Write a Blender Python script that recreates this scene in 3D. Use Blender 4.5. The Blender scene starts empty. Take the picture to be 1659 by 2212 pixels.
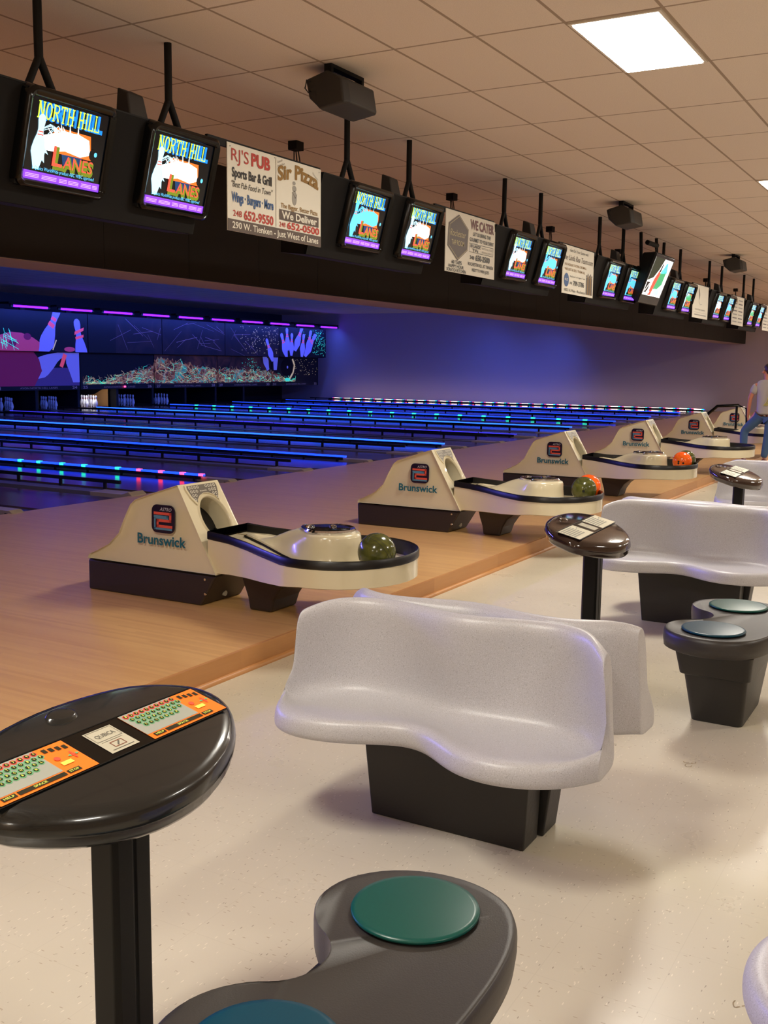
import bpy, bmesh, math, random
from mathutils import Vector, Matrix
random.seed(7)
R = math.radians
scn = bpy.context.scene
col = scn.collection

# ------------------------------------------------------------ camera
YAW, PITCH, ROLL, CAMZ = R(29.7281), R(8.0203), R(.7144), 1.5967
fw = Vector((math.cos(YAW)*math.cos(PITCH), math.sin(YAW)*math.cos(PITCH), -math.sin(PITCH)))
rt = fw.cross(Vector((0, 0, 1))).normalized()
up = rt.cross(fw)
cr, sr = math.cos(ROLL), math.sin(ROLL)
rt2 = rt*cr + up*sr
up2 = up*cr - rt*sr
cam_data = bpy.data.cameras.new('camera')
cam = bpy.data.objects.new('camera', cam_data)
col.objects.link(cam)
m = Matrix.Identity(4)
for i in range(3):
    m[i][0] = rt2[i]; m[i][1] = up2[i]; m[i][2] = -fw[i]
m[2][3] = CAMZ
cam.matrix_world = m
cam_data.sensor_fit = 'VERTICAL'
cam_data.sensor_height = 24
cam_data.lens = 24*2254.0862/2212
cam_data.clip_start = .05
cam_data.clip_end = 200
scn.camera = cam

# ------------------------------------------------------------ world, exposure
world = bpy.data.worlds.new('world'); scn.world = world
world.use_nodes = True
world.node_tree.nodes['Background'].inputs[0].default_value = (.5, .42, .38, 1)
world.node_tree.nodes['Background'].inputs[1].default_value = .03
scn.view_settings.view_transform = 'Standard'
scn.view_settings.look = 'None'
scn.view_settings.gamma = 1
scn.view_settings.exposure = 0.0

# ------------------------------------------------------------ light settings
ZC = 3.713                    # ceiling height
TX, TY = 1.232, .606          # ceiling tile
GX, GY = 5.2385, 1.8415       # a ceiling grid node
WARM = (1, .95, .845)
UV = (.06, .15, 1)
def area(name, loc, sx, sy, power, color, rot=(0, 0, 0), spread=None):
    l = bpy.data.lights.new(name, 'AREA'); l.shape = 'RECTANGLE'
    l.size = sx; l.size_y = sy; l.energy = power; l.color = color
    if spread: l.spread = spread
    o = bpy.data.objects.new(name, l); o.location = loc; o.rotation_euler = rot
    col.objects.link(o)
    return o
TROFFERS = [(GX + TX*(1 + 5*k), GY, 1) for k in range(-2, 6)]
TROFFERS += [(GX + TX*(1 + 5*k), GY - TY*9, 0) for k in range(-2, 6)]
TROFFER_W = 98
# ultraviolet rows; those behind the valance are unseen, added for the blue glow
area('blacklight_row_pins', (29.0, 23.95, 3.10), 17.5, .10, 130, UV, (R(28), 0, 0))
area('blacklight_row_lanes', (21.0, 13.2, 3.30), 32, .12, 800, UV, (R(35), 0, 0), 2.3)
area('blacklight_row_mid', (21.0, 16.4, 3.62), 32, .12, 480, UV, (R(20), 0, 0), 2.6)
area('blue_fill_up', (21.0, 13.2, 3.31), 32, .12, 700, UV, (R(108), 0, 0), 1.25)  # added fill, aimed to turn the side wall and far ceiling blue
area('blue_fill_benches', (17.0, 16.3, 3.62), 34, .12, 420, (.16, .14, 1), (R(-76), 0, 0), .9)  # unseen beam added to put blue on the bench edges
area('blacklight_row_foul', (19.0, 10.6, 3.60), 34, .25, 14, (.25, .25, 1), (R(-10), 0, 0))

# ------------------------------------------------------------ colours and materials
def lin(c):
    return tuple((v/12.92 if v <= .04045 else ((v+.055)/1.055)**2.4) for v in (x/255 for x in c))
def mat(name, rgb, rough=.5, metal=0, emit=0, spec=None, coat=0, bump=None, raw=False):
    m = bpy.data.materials.new(name); m.use_nodes = True
    b = m.node_tree.nodes['Principled BSDF']
    c = (rgb if raw else lin(rgb)) + (1,) if not raw else tuple(rgb) + (1,)
    b.inputs['Base Color'].default_value = c
    b.inputs['Roughness'].default_value = rough
    b.inputs['Metallic'].default_value = metal
    if spec is not None: b.inputs['Specular IOR Level'].default_value = spec
    if coat: b.inputs['Coat Weight'].default_value = coat; b.inputs['Coat Roughness'].default_value = .06
    if emit:
        b.inputs['Emission Color'].default_value = c
        b.inputs['Emission Strength'].default_value = emit
    if bump:
        nt = m.node_tree
        n = nt.nodes.new('ShaderNodeTexNoise'); n.inputs['Scale'].default_value = bump[0]
        n.inputs['Detail'].default_value = 4
        tc = nt.nodes.new('ShaderNodeTexCoord')
        bp = nt.nodes.new('ShaderNodeBump'); bp.inputs['Strength'].default_value = bump[1]
        bp.inputs['Distance'].default_value = .002
        nt.links.new(tc.outputs['Object'], n.inputs['Vector'])
        nt.links.new(n.outputs['Fac'], bp.inputs['Height'])
        nt.links.new(bp.outputs['Normal'], b.inputs['Normal'])
    return m
class NT:
    def __init__(s, m):
        s.nt = m.node_tree; s.b = s.nt.nodes['Principled BSDF']
    def n(s, t, **k):
        nd = s.nt.nodes.new(t)
        for a, v in k.items():
            if a in nd.inputs: nd.inputs[a].default_value = v
            else: setattr(nd, a, v)
        return nd
    def l(s, a, b): s.nt.links.new(a, b)
    def math(s, op, a, b=None, c=None):
        nd = s.nt.nodes.new('ShaderNodeMath'); nd.operation = op
        for i, v in enumerate((a, b, c)):
            if v is None: continue
            if isinstance(v, (int, float)): nd.inputs[i].default_value = v
            else: s.l(v, nd.inputs[i])
        return nd.outputs[0]
    def mix(s, f, a, b):
        nd = s.nt.nodes.new('ShaderNodeMix'); nd.data_type = 'RGBA'
        for i, v in ((0, f), (6, a), (7, b)):
            if isinstance(v, (int, float)): nd.inputs[i].default_value = v
            elif isinstance(v, tuple): nd.inputs[i].default_value = v
            else: s.l(v, nd.inputs[i])
        return nd.outputs[2]
    def ramp(s, f, pts):
        nd = s.nt.nodes.new('ShaderNodeValToRGB')
        e = nd.color_ramp.elements
        while len(e) < len(pts): e.new(.5)
        for i, (p, c) in enumerate(pts): e[i].position = p; e[i].color = tuple(c) + (1,)
        s.l(f, nd.inputs[0]); return nd.outputs[0]

def floor_mat():
    m = mat('vinyl_tile', (196, 178, 146), .3); t = NT(m)
    tc = t.n('ShaderNodeTexCoord').outputs['Object']
    big = t.n('ShaderNodeTexNoise', Scale=.9, Detail=3); t.l(tc, big.inputs['Vector'])
    base = t.ramp(big.outputs[0], [(.3, lin((196, 187, 166))), (.7, lin((206, 197, 177)))])
    out = base
    # flecks of the tile: stretched voronoi cells in two directions
    for k, (ang, sc, colr, th) in enumerate([(25, (48, 210, 1), (236, 226, 204), .95), (70, (190, 50, 1), (150, 128, 100), .965), (120, (60, 200, 1), (110, 92, 72), .982)]):
        mp = t.n('ShaderNodeMapping'); mp.inputs['Scale'].default_value = sc; mp.inputs['Rotation'].default_value = (0, 0, R(ang))
        t.l(tc, mp.inputs['Vector'])
        v = t.n('ShaderNodeTexVoronoi'); v.inputs['Scale'].default_value = 1; t.l(mp.outputs[0], v.inputs['Vector'])
        cs = t.n('ShaderNodeSeparateColor'); t.l(v.outputs['Color'], cs.inputs[0])
        pick = t.math('GREATER_THAN', cs.outputs[0], th)
        near = t.math('LESS_THAN', v.outputs['Distance'], .33)
        f = t.math('MULTIPLY', t.math('MULTIPLY', pick, near), .6)
        out = t.mix(f, out, lin(colr) + (1,))
    # tile joints every 0.305 m
    sx = t.n('ShaderNodeSeparateXYZ'); t.l(tc, sx.inputs[0])
    j = None
    for o in (0, 1):
        d = t.math('PINGPONG', sx.outputs[o], .1525)
        e = t.math('LESS_THAN', d, .0012)
        j = e if j is None else t.math('MAXIMUM', j, e)
    out = t.mix(t.math('MULTIPLY', j, .09), out, lin((120, 104, 80)) + (1,))
    t.l(out, t.b.inputs['Base Color'])
    rn = t.n('ShaderNodeTexNoise', Scale=5.0, Detail=5); t.l(tc, rn.inputs['Vector'])
    t.l(t.math('MULTIPLY_ADD', rn.outputs[0], .22, .2), t.b.inputs['Roughness'])
    t.b.inputs['Specular IOR Level'].default_value = .45
    return m
def wood_mat(name, c1, c2, rough, axis=1, width=.0265, scale=1.0, spec=.5):
    m = mat(name, c1, rough, spec=spec); t = NT(m)
    tc = t.n('ShaderNodeTexCoord').outputs['Object']
    s = t.n('ShaderNodeSeparateXYZ'); t.l(tc, s.inputs[0])
    across = s.outputs[0 if axis == 1 else 1]; along = s.outputs[axis]
    idx = t.math('FLOOR', t.math('DIVIDE', across, width))
    wn = t.n('ShaderNodeTexWhiteNoise', noise_dimensions='1D'); t.l(idx, wn.inputs['W'])
    off = t.math('MULTIPLY', wn.outputs[0], 3.0)
    idy = t.math('FLOOR', t.math('DIVIDE', t.math('ADD', along, off), 1.1))
    wn2 = t.n('ShaderNodeTexWhiteNoise', noise_dimensions='2D')
    cb = t.n('ShaderNodeCombineXYZ'); t.l(idx, cb.inputs[0]); t.l(idy, cb.inputs[1]); t.l(cb.outputs[0], wn2.inputs['Vector'])
    mp = t.n('ShaderNodeMapping'); mp.inputs['Scale'].default_value = (60, 4, 4) if axis == 1 else (4, 60, 60)
    t.l(tc, mp.inputs['Vector'])
    g = t.n('ShaderNodeTexNoise', Scale=scale, Detail=5); t.l(mp.outputs[0], g.inputs['Vector'])
    f = t.math('MULTIPLY_ADD', wn2.outputs[0], .55, t.math('MULTIPLY', g.outputs[0], .5))
    c = t.ramp(f, [(.15, lin(c2)), (.85, lin(c1))])
    t.l(c, t.b.inputs['Base Color'])
    return m
def ceiling_mat():
    m = mat('ceiling_tile', (222, 200, 176), .9, spec=.1); t = NT(m)
    tc = t.n('ShaderNodeTexCoord').outputs['Object']
    s = t.n('ShaderNodeSeparateXYZ'); t.l(tc, s.inputs[0])
    j = None
    for o, g, p in ((0, GX, TX), (1, GY, TY)):
        d = t.math('PINGPONG', t.math('SUBTRACT', s.outputs[o], g - 100*p), p/2)
        e = t.math('LESS_THAN', d, .011)
        j = e if j is None else t.math('MAXIMUM', j, e)
    n = t.n('ShaderNodeTexNoise', Scale=160.0, Detail=2); t.l(tc, n.inputs['Vector'])
    c = t.ramp(n.outputs[0], [(.35, lin((222, 206, 190))), (.65, lin((232, 216, 200)))])
    t.l(t.mix(j, c, lin((168, 148, 130)) + (1,)), t.b.inputs['Base Color'])
    bp = t.n('ShaderNodeBump', Strength=.5, Distance=.006); t.l(t.math('SUBTRACT', 1, j), bp.inputs['Height'])
    t.l(bp.outputs[0], t.b.inputs['Normal'])
    return m
def bench_mat():
    m = mat('speckled_fibreglass', (205, 203, 212), .38); t = NT(m)
    tc = t.n('ShaderNodeTexCoord').outputs['Object']
    n = t.n('ShaderNodeTexNoise', Scale=330.0, Detail=3); t.l(tc, n.inputs['Vector'])
    c = t.ramp(n.outputs[0], [(.28, lin((146, 143, 143))), (.40, lin((178, 176, 180))), (.6, lin((186, 184, 189))), (.75, lin((206, 205, 209)))])
    t.l(c, t.b.inputs['Base Color'])
    bp = t.n('ShaderNodeBump', Strength=.25, Distance=.001); t.l(n.outputs[0], bp.inputs['Height'])
    t.l(bp.outputs[0], t.b.inputs['Normal'])
    return m
def weave_mat():
    m = mat('carbon_gloss_black', (20, 21, 22), .12, coat=.6, spec=.35); t = NT(m)
    tc = t.n('ShaderNodeTexCoord').outputs['Object']
    c = t.n('ShaderNodeTexChecker', Scale=420.0); t.l(tc, c.inputs['Vector'])
    c.inputs['Color1'].default_value = lin((34, 36, 36)) + (1,); c.inputs['Color2'].default_value = lin((17, 18, 18)) + (1,)
    t.l(c.outputs[0], t.b.inputs['Base Color'])
    t.b.inputs['Roughness'].default_value = .22
    return m
def flame_mat(name, cols, sc, emit):
    m = mat(name, (0, 0, 0), .6); t = NT(m)
    tc = t.n('ShaderNodeTexCoord').outputs['Object']
    n = t.n('ShaderNodeTexNoise', Scale=sc, Detail=6, Distortion=1.5); t.l(tc, n.inputs['Vector'])
    c = t.ramp(n.outputs[0], cols)
    t.l(c, t.b.inputs['Base Color']); t.l(c, t.b.inputs['Emission Color'])
    t.b.inputs['Emission Strength'].default_value = emit
    return m
M = {}
M['floor'] = floor_mat()
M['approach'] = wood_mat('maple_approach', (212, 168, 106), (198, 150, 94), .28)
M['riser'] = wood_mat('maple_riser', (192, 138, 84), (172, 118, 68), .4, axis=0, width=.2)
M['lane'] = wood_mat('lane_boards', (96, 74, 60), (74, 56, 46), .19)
M['ceiling'] = ceiling_mat()
M['wall'] = mat('painted_wall', (184, 168, 178), .7, bump=(60, .2))
M['wall_warm'] = mat('painted_wall_warm', (176, 150, 122), .8)
M['soffit_cream'] = mat('soffit_cream', (176, 150, 138), .8)
M['valance'] = mat('dark_carpet_panel', (40, 36, 33), .85, spec=.15, bump=(400, .4))
M['seam'] = mat('panel_seam', (14, 12, 11), .9)
M['black'] = mat('matt_black', (19, 18, 17), .65, spec=.25)
M['blackmetal'] = mat('painted_black_metal', (20, 18, 17), .75, spec=.2)
M['gloss'] = mat('gloss_black', (8, 8, 8), .16, spec=.35)
M['brown'] = mat('brown_plinth', (44, 34, 29), .42, bump=(120, .3))
M['cream'] = mat('cream_gelcoat', (214, 203, 172), .2, coat=.4)
M['cream_in'] = mat('cream_groove', (170, 150, 105), .4)
M['rubber'] = mat('black_rubber', (13, 11, 10), .35)
M['chrome'] = mat('chrome', (220, 220, 225), .06, 1)
M['plate'] = mat('bronze_plate', (92, 84, 74), .35, .6)
M['plate_l'] = mat('plate_ring', (205, 198, 180), .4)
M['teal'] = mat('teal_paint', (24, 96, 110), .4)
M['badge'] = mat('badge_navy', (32, 22, 44), .2)
M['badge_r'] = mat('badge_red', (214, 84, 66), .35)
M['badge_b'] = mat('badge_blue', (84, 130, 156), .35)
M['badge_s'] = mat('badge_silver', (178, 172, 176), .35)
M['bench'] = bench_mat()
M['bench_base'] = mat('bench_base_black', (30, 27, 24), .45, bump=(60, .5))
M['stool'] = mat('stool_charcoal', (46, 42, 40), .42, bump=(300, .15))
M['pad'] = mat('teal_disc', (10, 74, 66), .3, spec=.35)
M['pad2'] = mat('blue_teal_disc', (10, 62, 80), .3, spec=.35)
M['weave'] = weave_mat()
M['brown_gloss'] = mat('brown_gloss_console', (48, 33, 28), .1, coat=.5)
M['post'] = mat('post_black', (12, 11, 10), .4, spec=.25)
M['kb_o'] = mat('keyboard_orange', (246, 118, 30), .45, emit=.12)
M['kb_s'] = mat('keyboard_silver', (158, 160, 150), .45)
M['kb_g'] = mat('keyboard_green', (104, 176, 122), .45)
M['kb_r'] = mat('keyboard_red', (226, 84, 60), .45)
M['kb_k'] = mat('key_black', (40, 38, 20), .4)
M['kb_y'] = mat('key_yellow', (214, 222, 96), .45)
M['kb_w'] = mat('keypad_cream', (214, 208, 184), .4)
M['kb_w2'] = mat('keypad_grey', (140, 140, 128), .4)
M['lbl'] = mat('label_silver', (186, 180, 160), .35)
M['lbl_k'] = mat('label_print', (96, 92, 84), .5)
M['lbl_r'] = mat('label_red_line', (120, 60, 40), .5)
M['ball_g'] = flame_mat('olive_ball', [(.35, lin((62, 66, 26))), (.7, lin((98, 98, 44)))], 9, 0)
M['ball_g'].node_tree.nodes['Principled BSDF'].inputs['Roughness'].default_value = .16
M['ball_o'] = flame_mat('orange_ball', [(.35, lin((250, 84, 10))), (.7, lin((255, 122, 34)))], 6, 0)
M['ball_o'].node_tree.nodes['Principled BSDF'].inputs['Roughness'].default_value = .16
M['hole'] = mat('ball_hole', (8, 6, 5), .7)
M['white'] = mat('sign_white', (222, 216, 200), .5)
M['ink_k'] = mat('ink_black', (34, 32, 34), .5)
M['ink_r'] = mat('ink_red', (178, 52, 40), .5)
M['ink_b'] = mat('ink_blue', (44, 84, 136), .5)
M['ink_n'] = mat('ink_brown', (86, 72, 64), .5)
M['ink_o'] = mat('ink_ochre', (140, 104, 44), .5)
M['ink_g'] = mat('ink_grey', (150, 146, 138), .5)
M['ink_m'] = mat('ink_maroon', (104, 44, 40), .5)
M['gold'] = mat('ink_gold', (190, 176, 128), .5)
M['troffer'] = mat('troffer_diffuser', (255, 244, 224), .5, emit=9)
M['frame'] = mat('troffer_frame', (225, 215, 200), .5)
M['spk'] = mat('speaker_black', (44, 40, 36), .6, bump=(300, .3))
M['uvtube'] = mat('uv_tube', (96, 20, 255), .4, emit=5)
M['led_b'] = mat('led_blue', (22, 60, 255), .4, emit=3.2)
M['led_l'] = mat('led_blue_light', (30, 84, 255), .4, emit=4)
M['led_dim'] = mat('led_blue_violet', (56, 52, 235), .4, emit=1.6)
M['led_r'] = mat('led_pink', (255, 60, 110), .4, emit=5)
M['led_g'] = mat('led_green', (30, 235, 190), .4, emit=5)
M['led_w'] = mat('led_white', (255, 225, 215), .4, emit=9)
M['cap'] = mat('divider_cap', (158, 142, 126), .5)
M['divider'] = mat('divider_grey', (104, 98, 104), .5)
M['gutter'] = mat('gutter_black', (20, 18, 22), .45)
M['pin'] = mat('pin_white', (235, 235, 240), .3)
M['pin_r'] = mat('pin_red', (215, 50, 55), .35)
M['mask_k'] = mat('mask_black', (10, 8, 22), .6)
M['mask_v'] = mat('mask_violet', (34, 26, 62), .6)
M['mask_brown'] = flame_mat('mask_brown_smoke', [(.3, lin((16, 10, 22))), (.55, lin((58, 34, 40))), (.8, lin((96, 56, 44)))], 2.2, .25)
M['mask_flame'] = flame_mat('mask_flame', [(.3, lin((20, 12, 20))), (.45, lin((110, 62, 48))), (.55, lin((150, 110, 84))), (.66, lin((40, 150, 140)))], 3.2, .4)
M['mask_up'] = flame_mat('mask_haze', [(.35, lin((12, 10, 30))), (.7, lin((40, 26, 38)))], 1.2, .12)
M['m_pin'] = mat('mural_pin', (120, 124, 240), .5, emit=.35)
M['m_pinred'] = mat('mural_pin_red', (230, 80, 110), .5, emit=.55)
M['m_ball'] = mat('mural_ball', (120, 24, 84), .5, emit=.3)
M['m_ball2'] = mat('mural_ball_light', (176, 60, 110), .5, emit=.45)
M['m_floor'] = mat('mural_floor', (66, 52, 130), .5, emit=.3)
M['m_teal'] = mat('mural_teal', (60, 230, 200), .5, emit=.7)
M['m_tan'] = mat('mural_tan', (210, 190, 150), .5, emit=.5)
M['m_streak'] = mat('mural_streak', (110, 92, 130), .5, emit=.35)
M['m_txt'] = mat('mask_lettering', (110, 100, 130), .5, emit=.25)
for k, c, e in (('tv_k', (4, 8, 14), .6), ('tv_y', (196, 236, 70), 1.3), ('tv_b', (20, 130, 240), 1.2), ('tv_w', (255, 255, 250), 2.0),
                ('tv_c', (180, 228, 250), 1.3), ('tv_o', (235, 110, 40), 1.1), ('tv_r', (240, 82, 62), 1.2), ('tv_g', (110, 130, 30), .9),
                ('tv_p', (132, 62, 240), 1.2), ('tv_pl', (196, 160, 250), 1.2), ('tv_db', (16, 60, 110), .9), ('tv_gr', (60, 170, 110), 1.0), ('tv_dg', (28, 46, 18), .8), ('tv_cy', (90, 190, 240), 1.3)):
    M[k] = mat(k.replace('tv_', 'screen_'), c, .12, emit=e, spec=.5)
M['skin'] = mat('skin', (190, 120, 90), .5)
M['hair'] = mat('dark_brown_hair', (52, 30, 24), .5)
M['tee'] = mat('grey_tee', (168, 158, 150), .85)
M['tee_y'] = mat('tee_yellow_fold', (196, 186, 90), .85)
M['jean'] = mat('blue_denim', (62, 88, 122), .85, bump=(300, .4))
M['shoe'] = mat('bowling_shoe', (120, 60, 50), .5)
M['kick'] = mat('kickback_wood', (150, 108, 64), .6)
M['cable'] = mat('cable_black', (16, 15, 15), .6)
M['scuff'] = mat('scuff_brown', (150, 130, 100), .6)

# ------------------------------------------------------------ mesh helpers
class MB:
    def __init__(s): s.v = []; s.f = []; s.mi = []; s.mats = []
    def m(s, k):
        if k not in s.mats: s.mats.append(k)
        return s.mats.index(k)
    def poly(s, pts, mat):
        b = len(s.v); s.v += [tuple(p) for p in pts]; s.f.append(tuple(range(b, b+len(pts)))); s.mi.append(s.m(mat))
    def raw(s, vs, fs, mat):
        b = len(s.v); s.v += [tuple(p) for p in vs]; k = s.m(mat)
        for f in fs: s.f.append(tuple(b+i for i in f)); s.mi.append(k)
    def box(s, x0, x1, y0, y1, z0, z1, mat):
        vs = [(x, y, z) for x in (x0, x1) for y in (y0, y1) for z in (z0, z1)]
        s.raw(vs, [(0, 1, 3, 2), (4, 6, 7, 5), (0, 4, 5, 1), (2, 3, 7, 6), (0, 2, 6, 4), (1, 5, 7, 3)], mat)
    def hexa(s, a, b, mat):      # bottom quad, top quad
        s.raw(list(a)+list(b), [(3, 2, 1, 0), (4, 5, 6, 7), (0, 1, 5, 4), (1, 2, 6, 5), (2, 3, 7, 6), (3, 0, 4, 7)], mat)
    def loft(s, loops, mat, cap=True, closed=True):
        n = len(loops[0]); vs = [p for l in loops for p in l]; fs = []
        for i in range(len(loops)-1):
            for j in range(n if closed else n-1):
                k = (j+1) % n
                fs.append((i*n+j, i*n+k, (i+1)*n+k, (i+1)*n+j))
        if cap:
            fs.append(tuple(reversed(range(n)))); fs.append(tuple((len(loops)-1)*n+j for j in range(n)))
        s.raw(vs, fs, mat)
    def tube(s, path, r, mat, n=8, caps=True):
        path = [Vector(p) for p in path]; loops = []
        rr = r if isinstance(r, (list, tuple)) else [r]*len(path)
        for i, p in enumerate(path):
            d = (path[min(i+1, len(path)-1)] - path[max(i-1, 0)]).normalized()
            a = Vector((0, 0, 1)) if abs(d.z) < .9 else Vector((0, 1, 0))
            u = d.cross(a).normalized(); w = d.cross(u).normalized()
            loops.append([tuple(p + (u*math.cos(2*math.pi*k/n) + w*math.sin(2*math.pi*k/n))*rr[i]) for k in range(n)])
        s.loft(loops, mat, caps)
    def lathe(s, prof, mat, n=24, c=(0, 0, 0)):
        loops = [[(c[0]+r*math.cos(2*math.pi*k/n), c[1]+r*math.sin(2*math.pi*k/n), c[2]+z) for k in range(n)] for r, z in prof]
        s.loft(loops, mat, True)
    def disc(s, c, r, mat, n=20, ry=None):   # horizontal
        s.poly([(c[0]+r*math.cos(2*math.pi*k/n), c[1]+(ry or r)*math.sin(2*math.pi*k/n), c[2]) for k in range(n)], mat)
    def build(s, name, parent=None, loc=None, rot=None, smooth=None, bevel=None, subsurf=0, merge=False):
        me = bpy.data.meshes.new(name)
        me.from_pydata(s.v, [], s.f)
        for k in s.mats: me.materials.append(M[k])
        me.polygons.foreach_set('material_index', s.mi)
        bm = bmesh.new(); bm.from_mesh(me)
        if merge: bmesh.ops.remove_doubles(bm, verts=bm.verts, dist=1e-5)
        bmesh.ops.recalc_face_normals(bm, faces=bm.faces)
        bm.to_mesh(me); bm.free()
        if smooth:
            me.shade_smooth(); me.set_sharp_from_angle(angle=R(smooth))
        me.update()
        o = bpy.data.objects.new(name, me); col.objects.link(o)
        if parent: o.parent = parent
        if loc: o.location = loc
        if rot: o.rotation_euler = rot
        if bevel:
            b = o.modifiers.new('bevel', 'BEVEL'); b.width = bevel; b.segments = 3; b.limit_method = 'ANGLE'; b.angle_limit = R(40)
        if subsurf:
            q = o.modifiers.new('sub', 'SUBSURF'); q.levels = subsurf; q.render_levels = subsurf
        return o
def tag(o, label, cat, group=None):
    o['label'] = label; o['category'] = cat
    if group: o['group'] = group
    return o
def thing(name, label, cat, loc=(0, 0, 0), rz=0, group=None):
    o = bpy.data.objects.new(name, None); o.empty_display_size = .1
    o.location = loc; o.rotation_euler = (0, 0, rz); col.objects.link(o)
    return tag(o, label, cat, group)
def struct(o): o['kind'] = 'structure'; return o
def kids(o): return [c for c in bpy.data.objects if c.parent == o]
def copy_thing(src, loc, label, rz=None, group=None, skip=()):
    def rec(o, par):
        c = o.copy(); col.objects.link(c); c.parent = par
        for k in kidmap.get(o, []): rec(k, c)
        return c
    kidmap = {}
    for o in list(bpy.data.objects):
        if o.parent: kidmap.setdefault(o.parent, []).append(o)
    r = src.copy(); col.objects.link(r); r.location = loc
    if rz is not None: r.rotation_euler = (0, 0, rz)
    r['label'] = label
    if group: r['group'] = group
    for k in kidmap.get(src, []):
        if k.name.split('.')[0] in skip: continue
        rec(k, r)
    return r

# lettering: Blender's own font turned to flat mesh
_tc = {}
def glyphs(body, bold=0, shear=0, res=3):
    key = (body, bold, shear, res)
    if key in _tc: return _tc[key]
    cu = bpy.data.curves.new('t', 'FONT'); cu.body = body; cu.size = 1; cu.offset = bold; cu.shear = shear
    cu.resolution_u = res; cu.fill_mode = 'FRONT'
    o = bpy.data.objects.new('t', cu); col.objects.link(o)
    dg = bpy.context.evaluated_depsgraph_get(); dg.update()
    me = o.evaluated_get(dg).to_mesh()
    vs = [(v.co.x, v.co.y) for v in me.vertices]; fs = [tuple(p.vertices) for p in me.polygons]
    bpy.data.objects.remove(o); bpy.data.curves.remove(cu)
    x0 = min(v[0] for v in vs); x1 = max(v[0] for v in vs)
    _tc[key] = ([((x-x0)/(x1-x0), y) for x, y in vs], fs, x1-x0)
    return _tc[key]
class Pic(MB):
    """flat picture in local x (right), y (up); stands in the XZ plane facing -Y; flat=True: lies in XY facing up"""
    def __init__(s, flat=False, step=.0006): super().__init__(); s.flat = flat; s.step = step
    def P(s, x, y, L):
        return (x, y, L*s.step) if s.flat else (x, -L*s.step, y)
    def area(s, pts, mat, L): s.poly([s.P(x, y, L) for x, y in pts], mat)
    def rect(s, x0, y0, x1, y1, mat, L): s.area([(x0, y0), (x1, y0), (x1, y1), (x0, y1)], mat, L)
    def oval(s, cx, cy, rx, ry, mat, L, n=20, a0=0, rot=0):
        c, d = math.cos(rot), math.sin(rot)
        s.area([(cx + rx*math.cos(t)*c - ry*math.sin(t)*d, cy + rx*math.cos(t)*d + ry*math.sin(t)*c) for t in [a0+2*math.pi*k/n for k in range(n)]], mat, L)
    def line(s, x0, y0, x1, y1, w, mat, L):
        dx, dy = x1-x0, y1-y0; d = math.hypot(dx, dy) or 1; nx, ny = -dy/d*w/2, dx/d*w/2
        s.area([(x0+nx, y0+ny), (x0-nx, y0-ny), (x1-nx, y1-ny), (x1+nx, y1+ny)], mat, L)
    def path(s, pts, w, mat, L):
        for a, b in zip(pts, pts[1:]): s.line(*a, *b, w, mat, L)
    def ring(s, x0, y0, x1, y1, w, mat, L):
        s.rect(x0, y0, x1, y0+w, mat, L); s.rect(x0, y1-w, x1, y1, mat, L)
        s.rect(x0, y0+w, x0+w, y1-w, mat, L); s.rect(x1-w, y0+w, x1, y1-w, mat, L)
    def text(s, body, x0, y, x1, h, mat, L, bold=0, shear=0, fn=None, res=3):
        """fits the text between x0 and x1, baseline y, capital height h"""
        vs, fs, w = glyphs(body, bold, shear, res)
        k = h/.70
        out = []
        for u, v in vs:
            X, Y = x0+u*(x1-x0), y+v*k
            if fn: X, Y = fn(X, Y)
            out.append(s.P(X, Y, L))
        s.raw(out, fs, mat)
def pinshape(cx, cy, h, rot, squash=1):
    prof = [(0, .0), (.067, .0), (.075, .04), (.115, .18), (.158, .30), (.155, .38), (.12, .52), (.075, .64), (.062, .72), (.07, .80), (.084, .88), (.075, .95), (.04, .99), (0, 1)]
    pts = [(r, z-.5) for r, z in prof] + [(-r, z-.5) for r, z in reversed(prof[1:-1])]
    c, d = math.cos(rot), math.sin(rot)
    return [(cx + (x*c - y*d)*h*squash, cy + (x*d + y*c)*h) for x, y in pts]
def picpin(p, cx, cy, h, rot, L, squash=1, mat='m_pin', red='m_pinred'):
    p.area(pinshape(cx, cy, h, rot, squash), mat, L)
    c, d = math.cos(rot), math.sin(rot)
    for a, b, w in ((.60, .635, .083), (.67, .71, .068)):
        q = [(-w, a-.5), (w, a-.5), (w*.9, b-.5), (-w*.9, b-.5)]
        p.area([(cx + (x*c - y*d)*h*squash, cy + (x*d + y*c)*h) for x, y in q], red, L+1)

# ============================================================ SETTING
X0, X1 = -6.0, 38.05
YB, YF = -7.5, 27.0
b = MB(); b.box(X0, X1, YB, 3.30, -.12, 0, 'floor'); struct(b.build('floor'))
b = MB(); b.box(X0, X1, 3.262, 8.15, 0, .1205, 'approach'); b.box(X0, X1, 3.244, 3.262, 0, .1195, 'riser')
struct(b.build('floor'))
b = MB()
q = [(3.244, 0), (3.222, 0), (3.2225, .008), (3.227, .016), (3.2345, .021), (3.244, .022)]
b.loft([[(x, y, z) for y, z in q] for x in (X0, X1)], 'riser'); struct(b.build('trim_1', smooth=60))
b = MB(); b.box(X0, X1, 8.15, YF, -.12, 0, 'gutter'); struct(b.build('floor'))
b = MB(); b.box(X0, X1, YB, YF, ZC, ZC+.1, 'ceiling'); struct(b.build('ceiling'))
b = MB(); b.box(X1, X1+.15, YB, YF, 0, ZC, 'wall'); struct(b.build('wall_right'))
b = MB(); b.box(X0-.15, X0, YB, YF, 0, ZC, 'wall_warm'); struct(b.build('wall_left'))
b = MB(); b.box(X0, X1, YB-.15, YB, 0, ZC, 'wall_warm'); struct(b.build('wall_back'))
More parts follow.
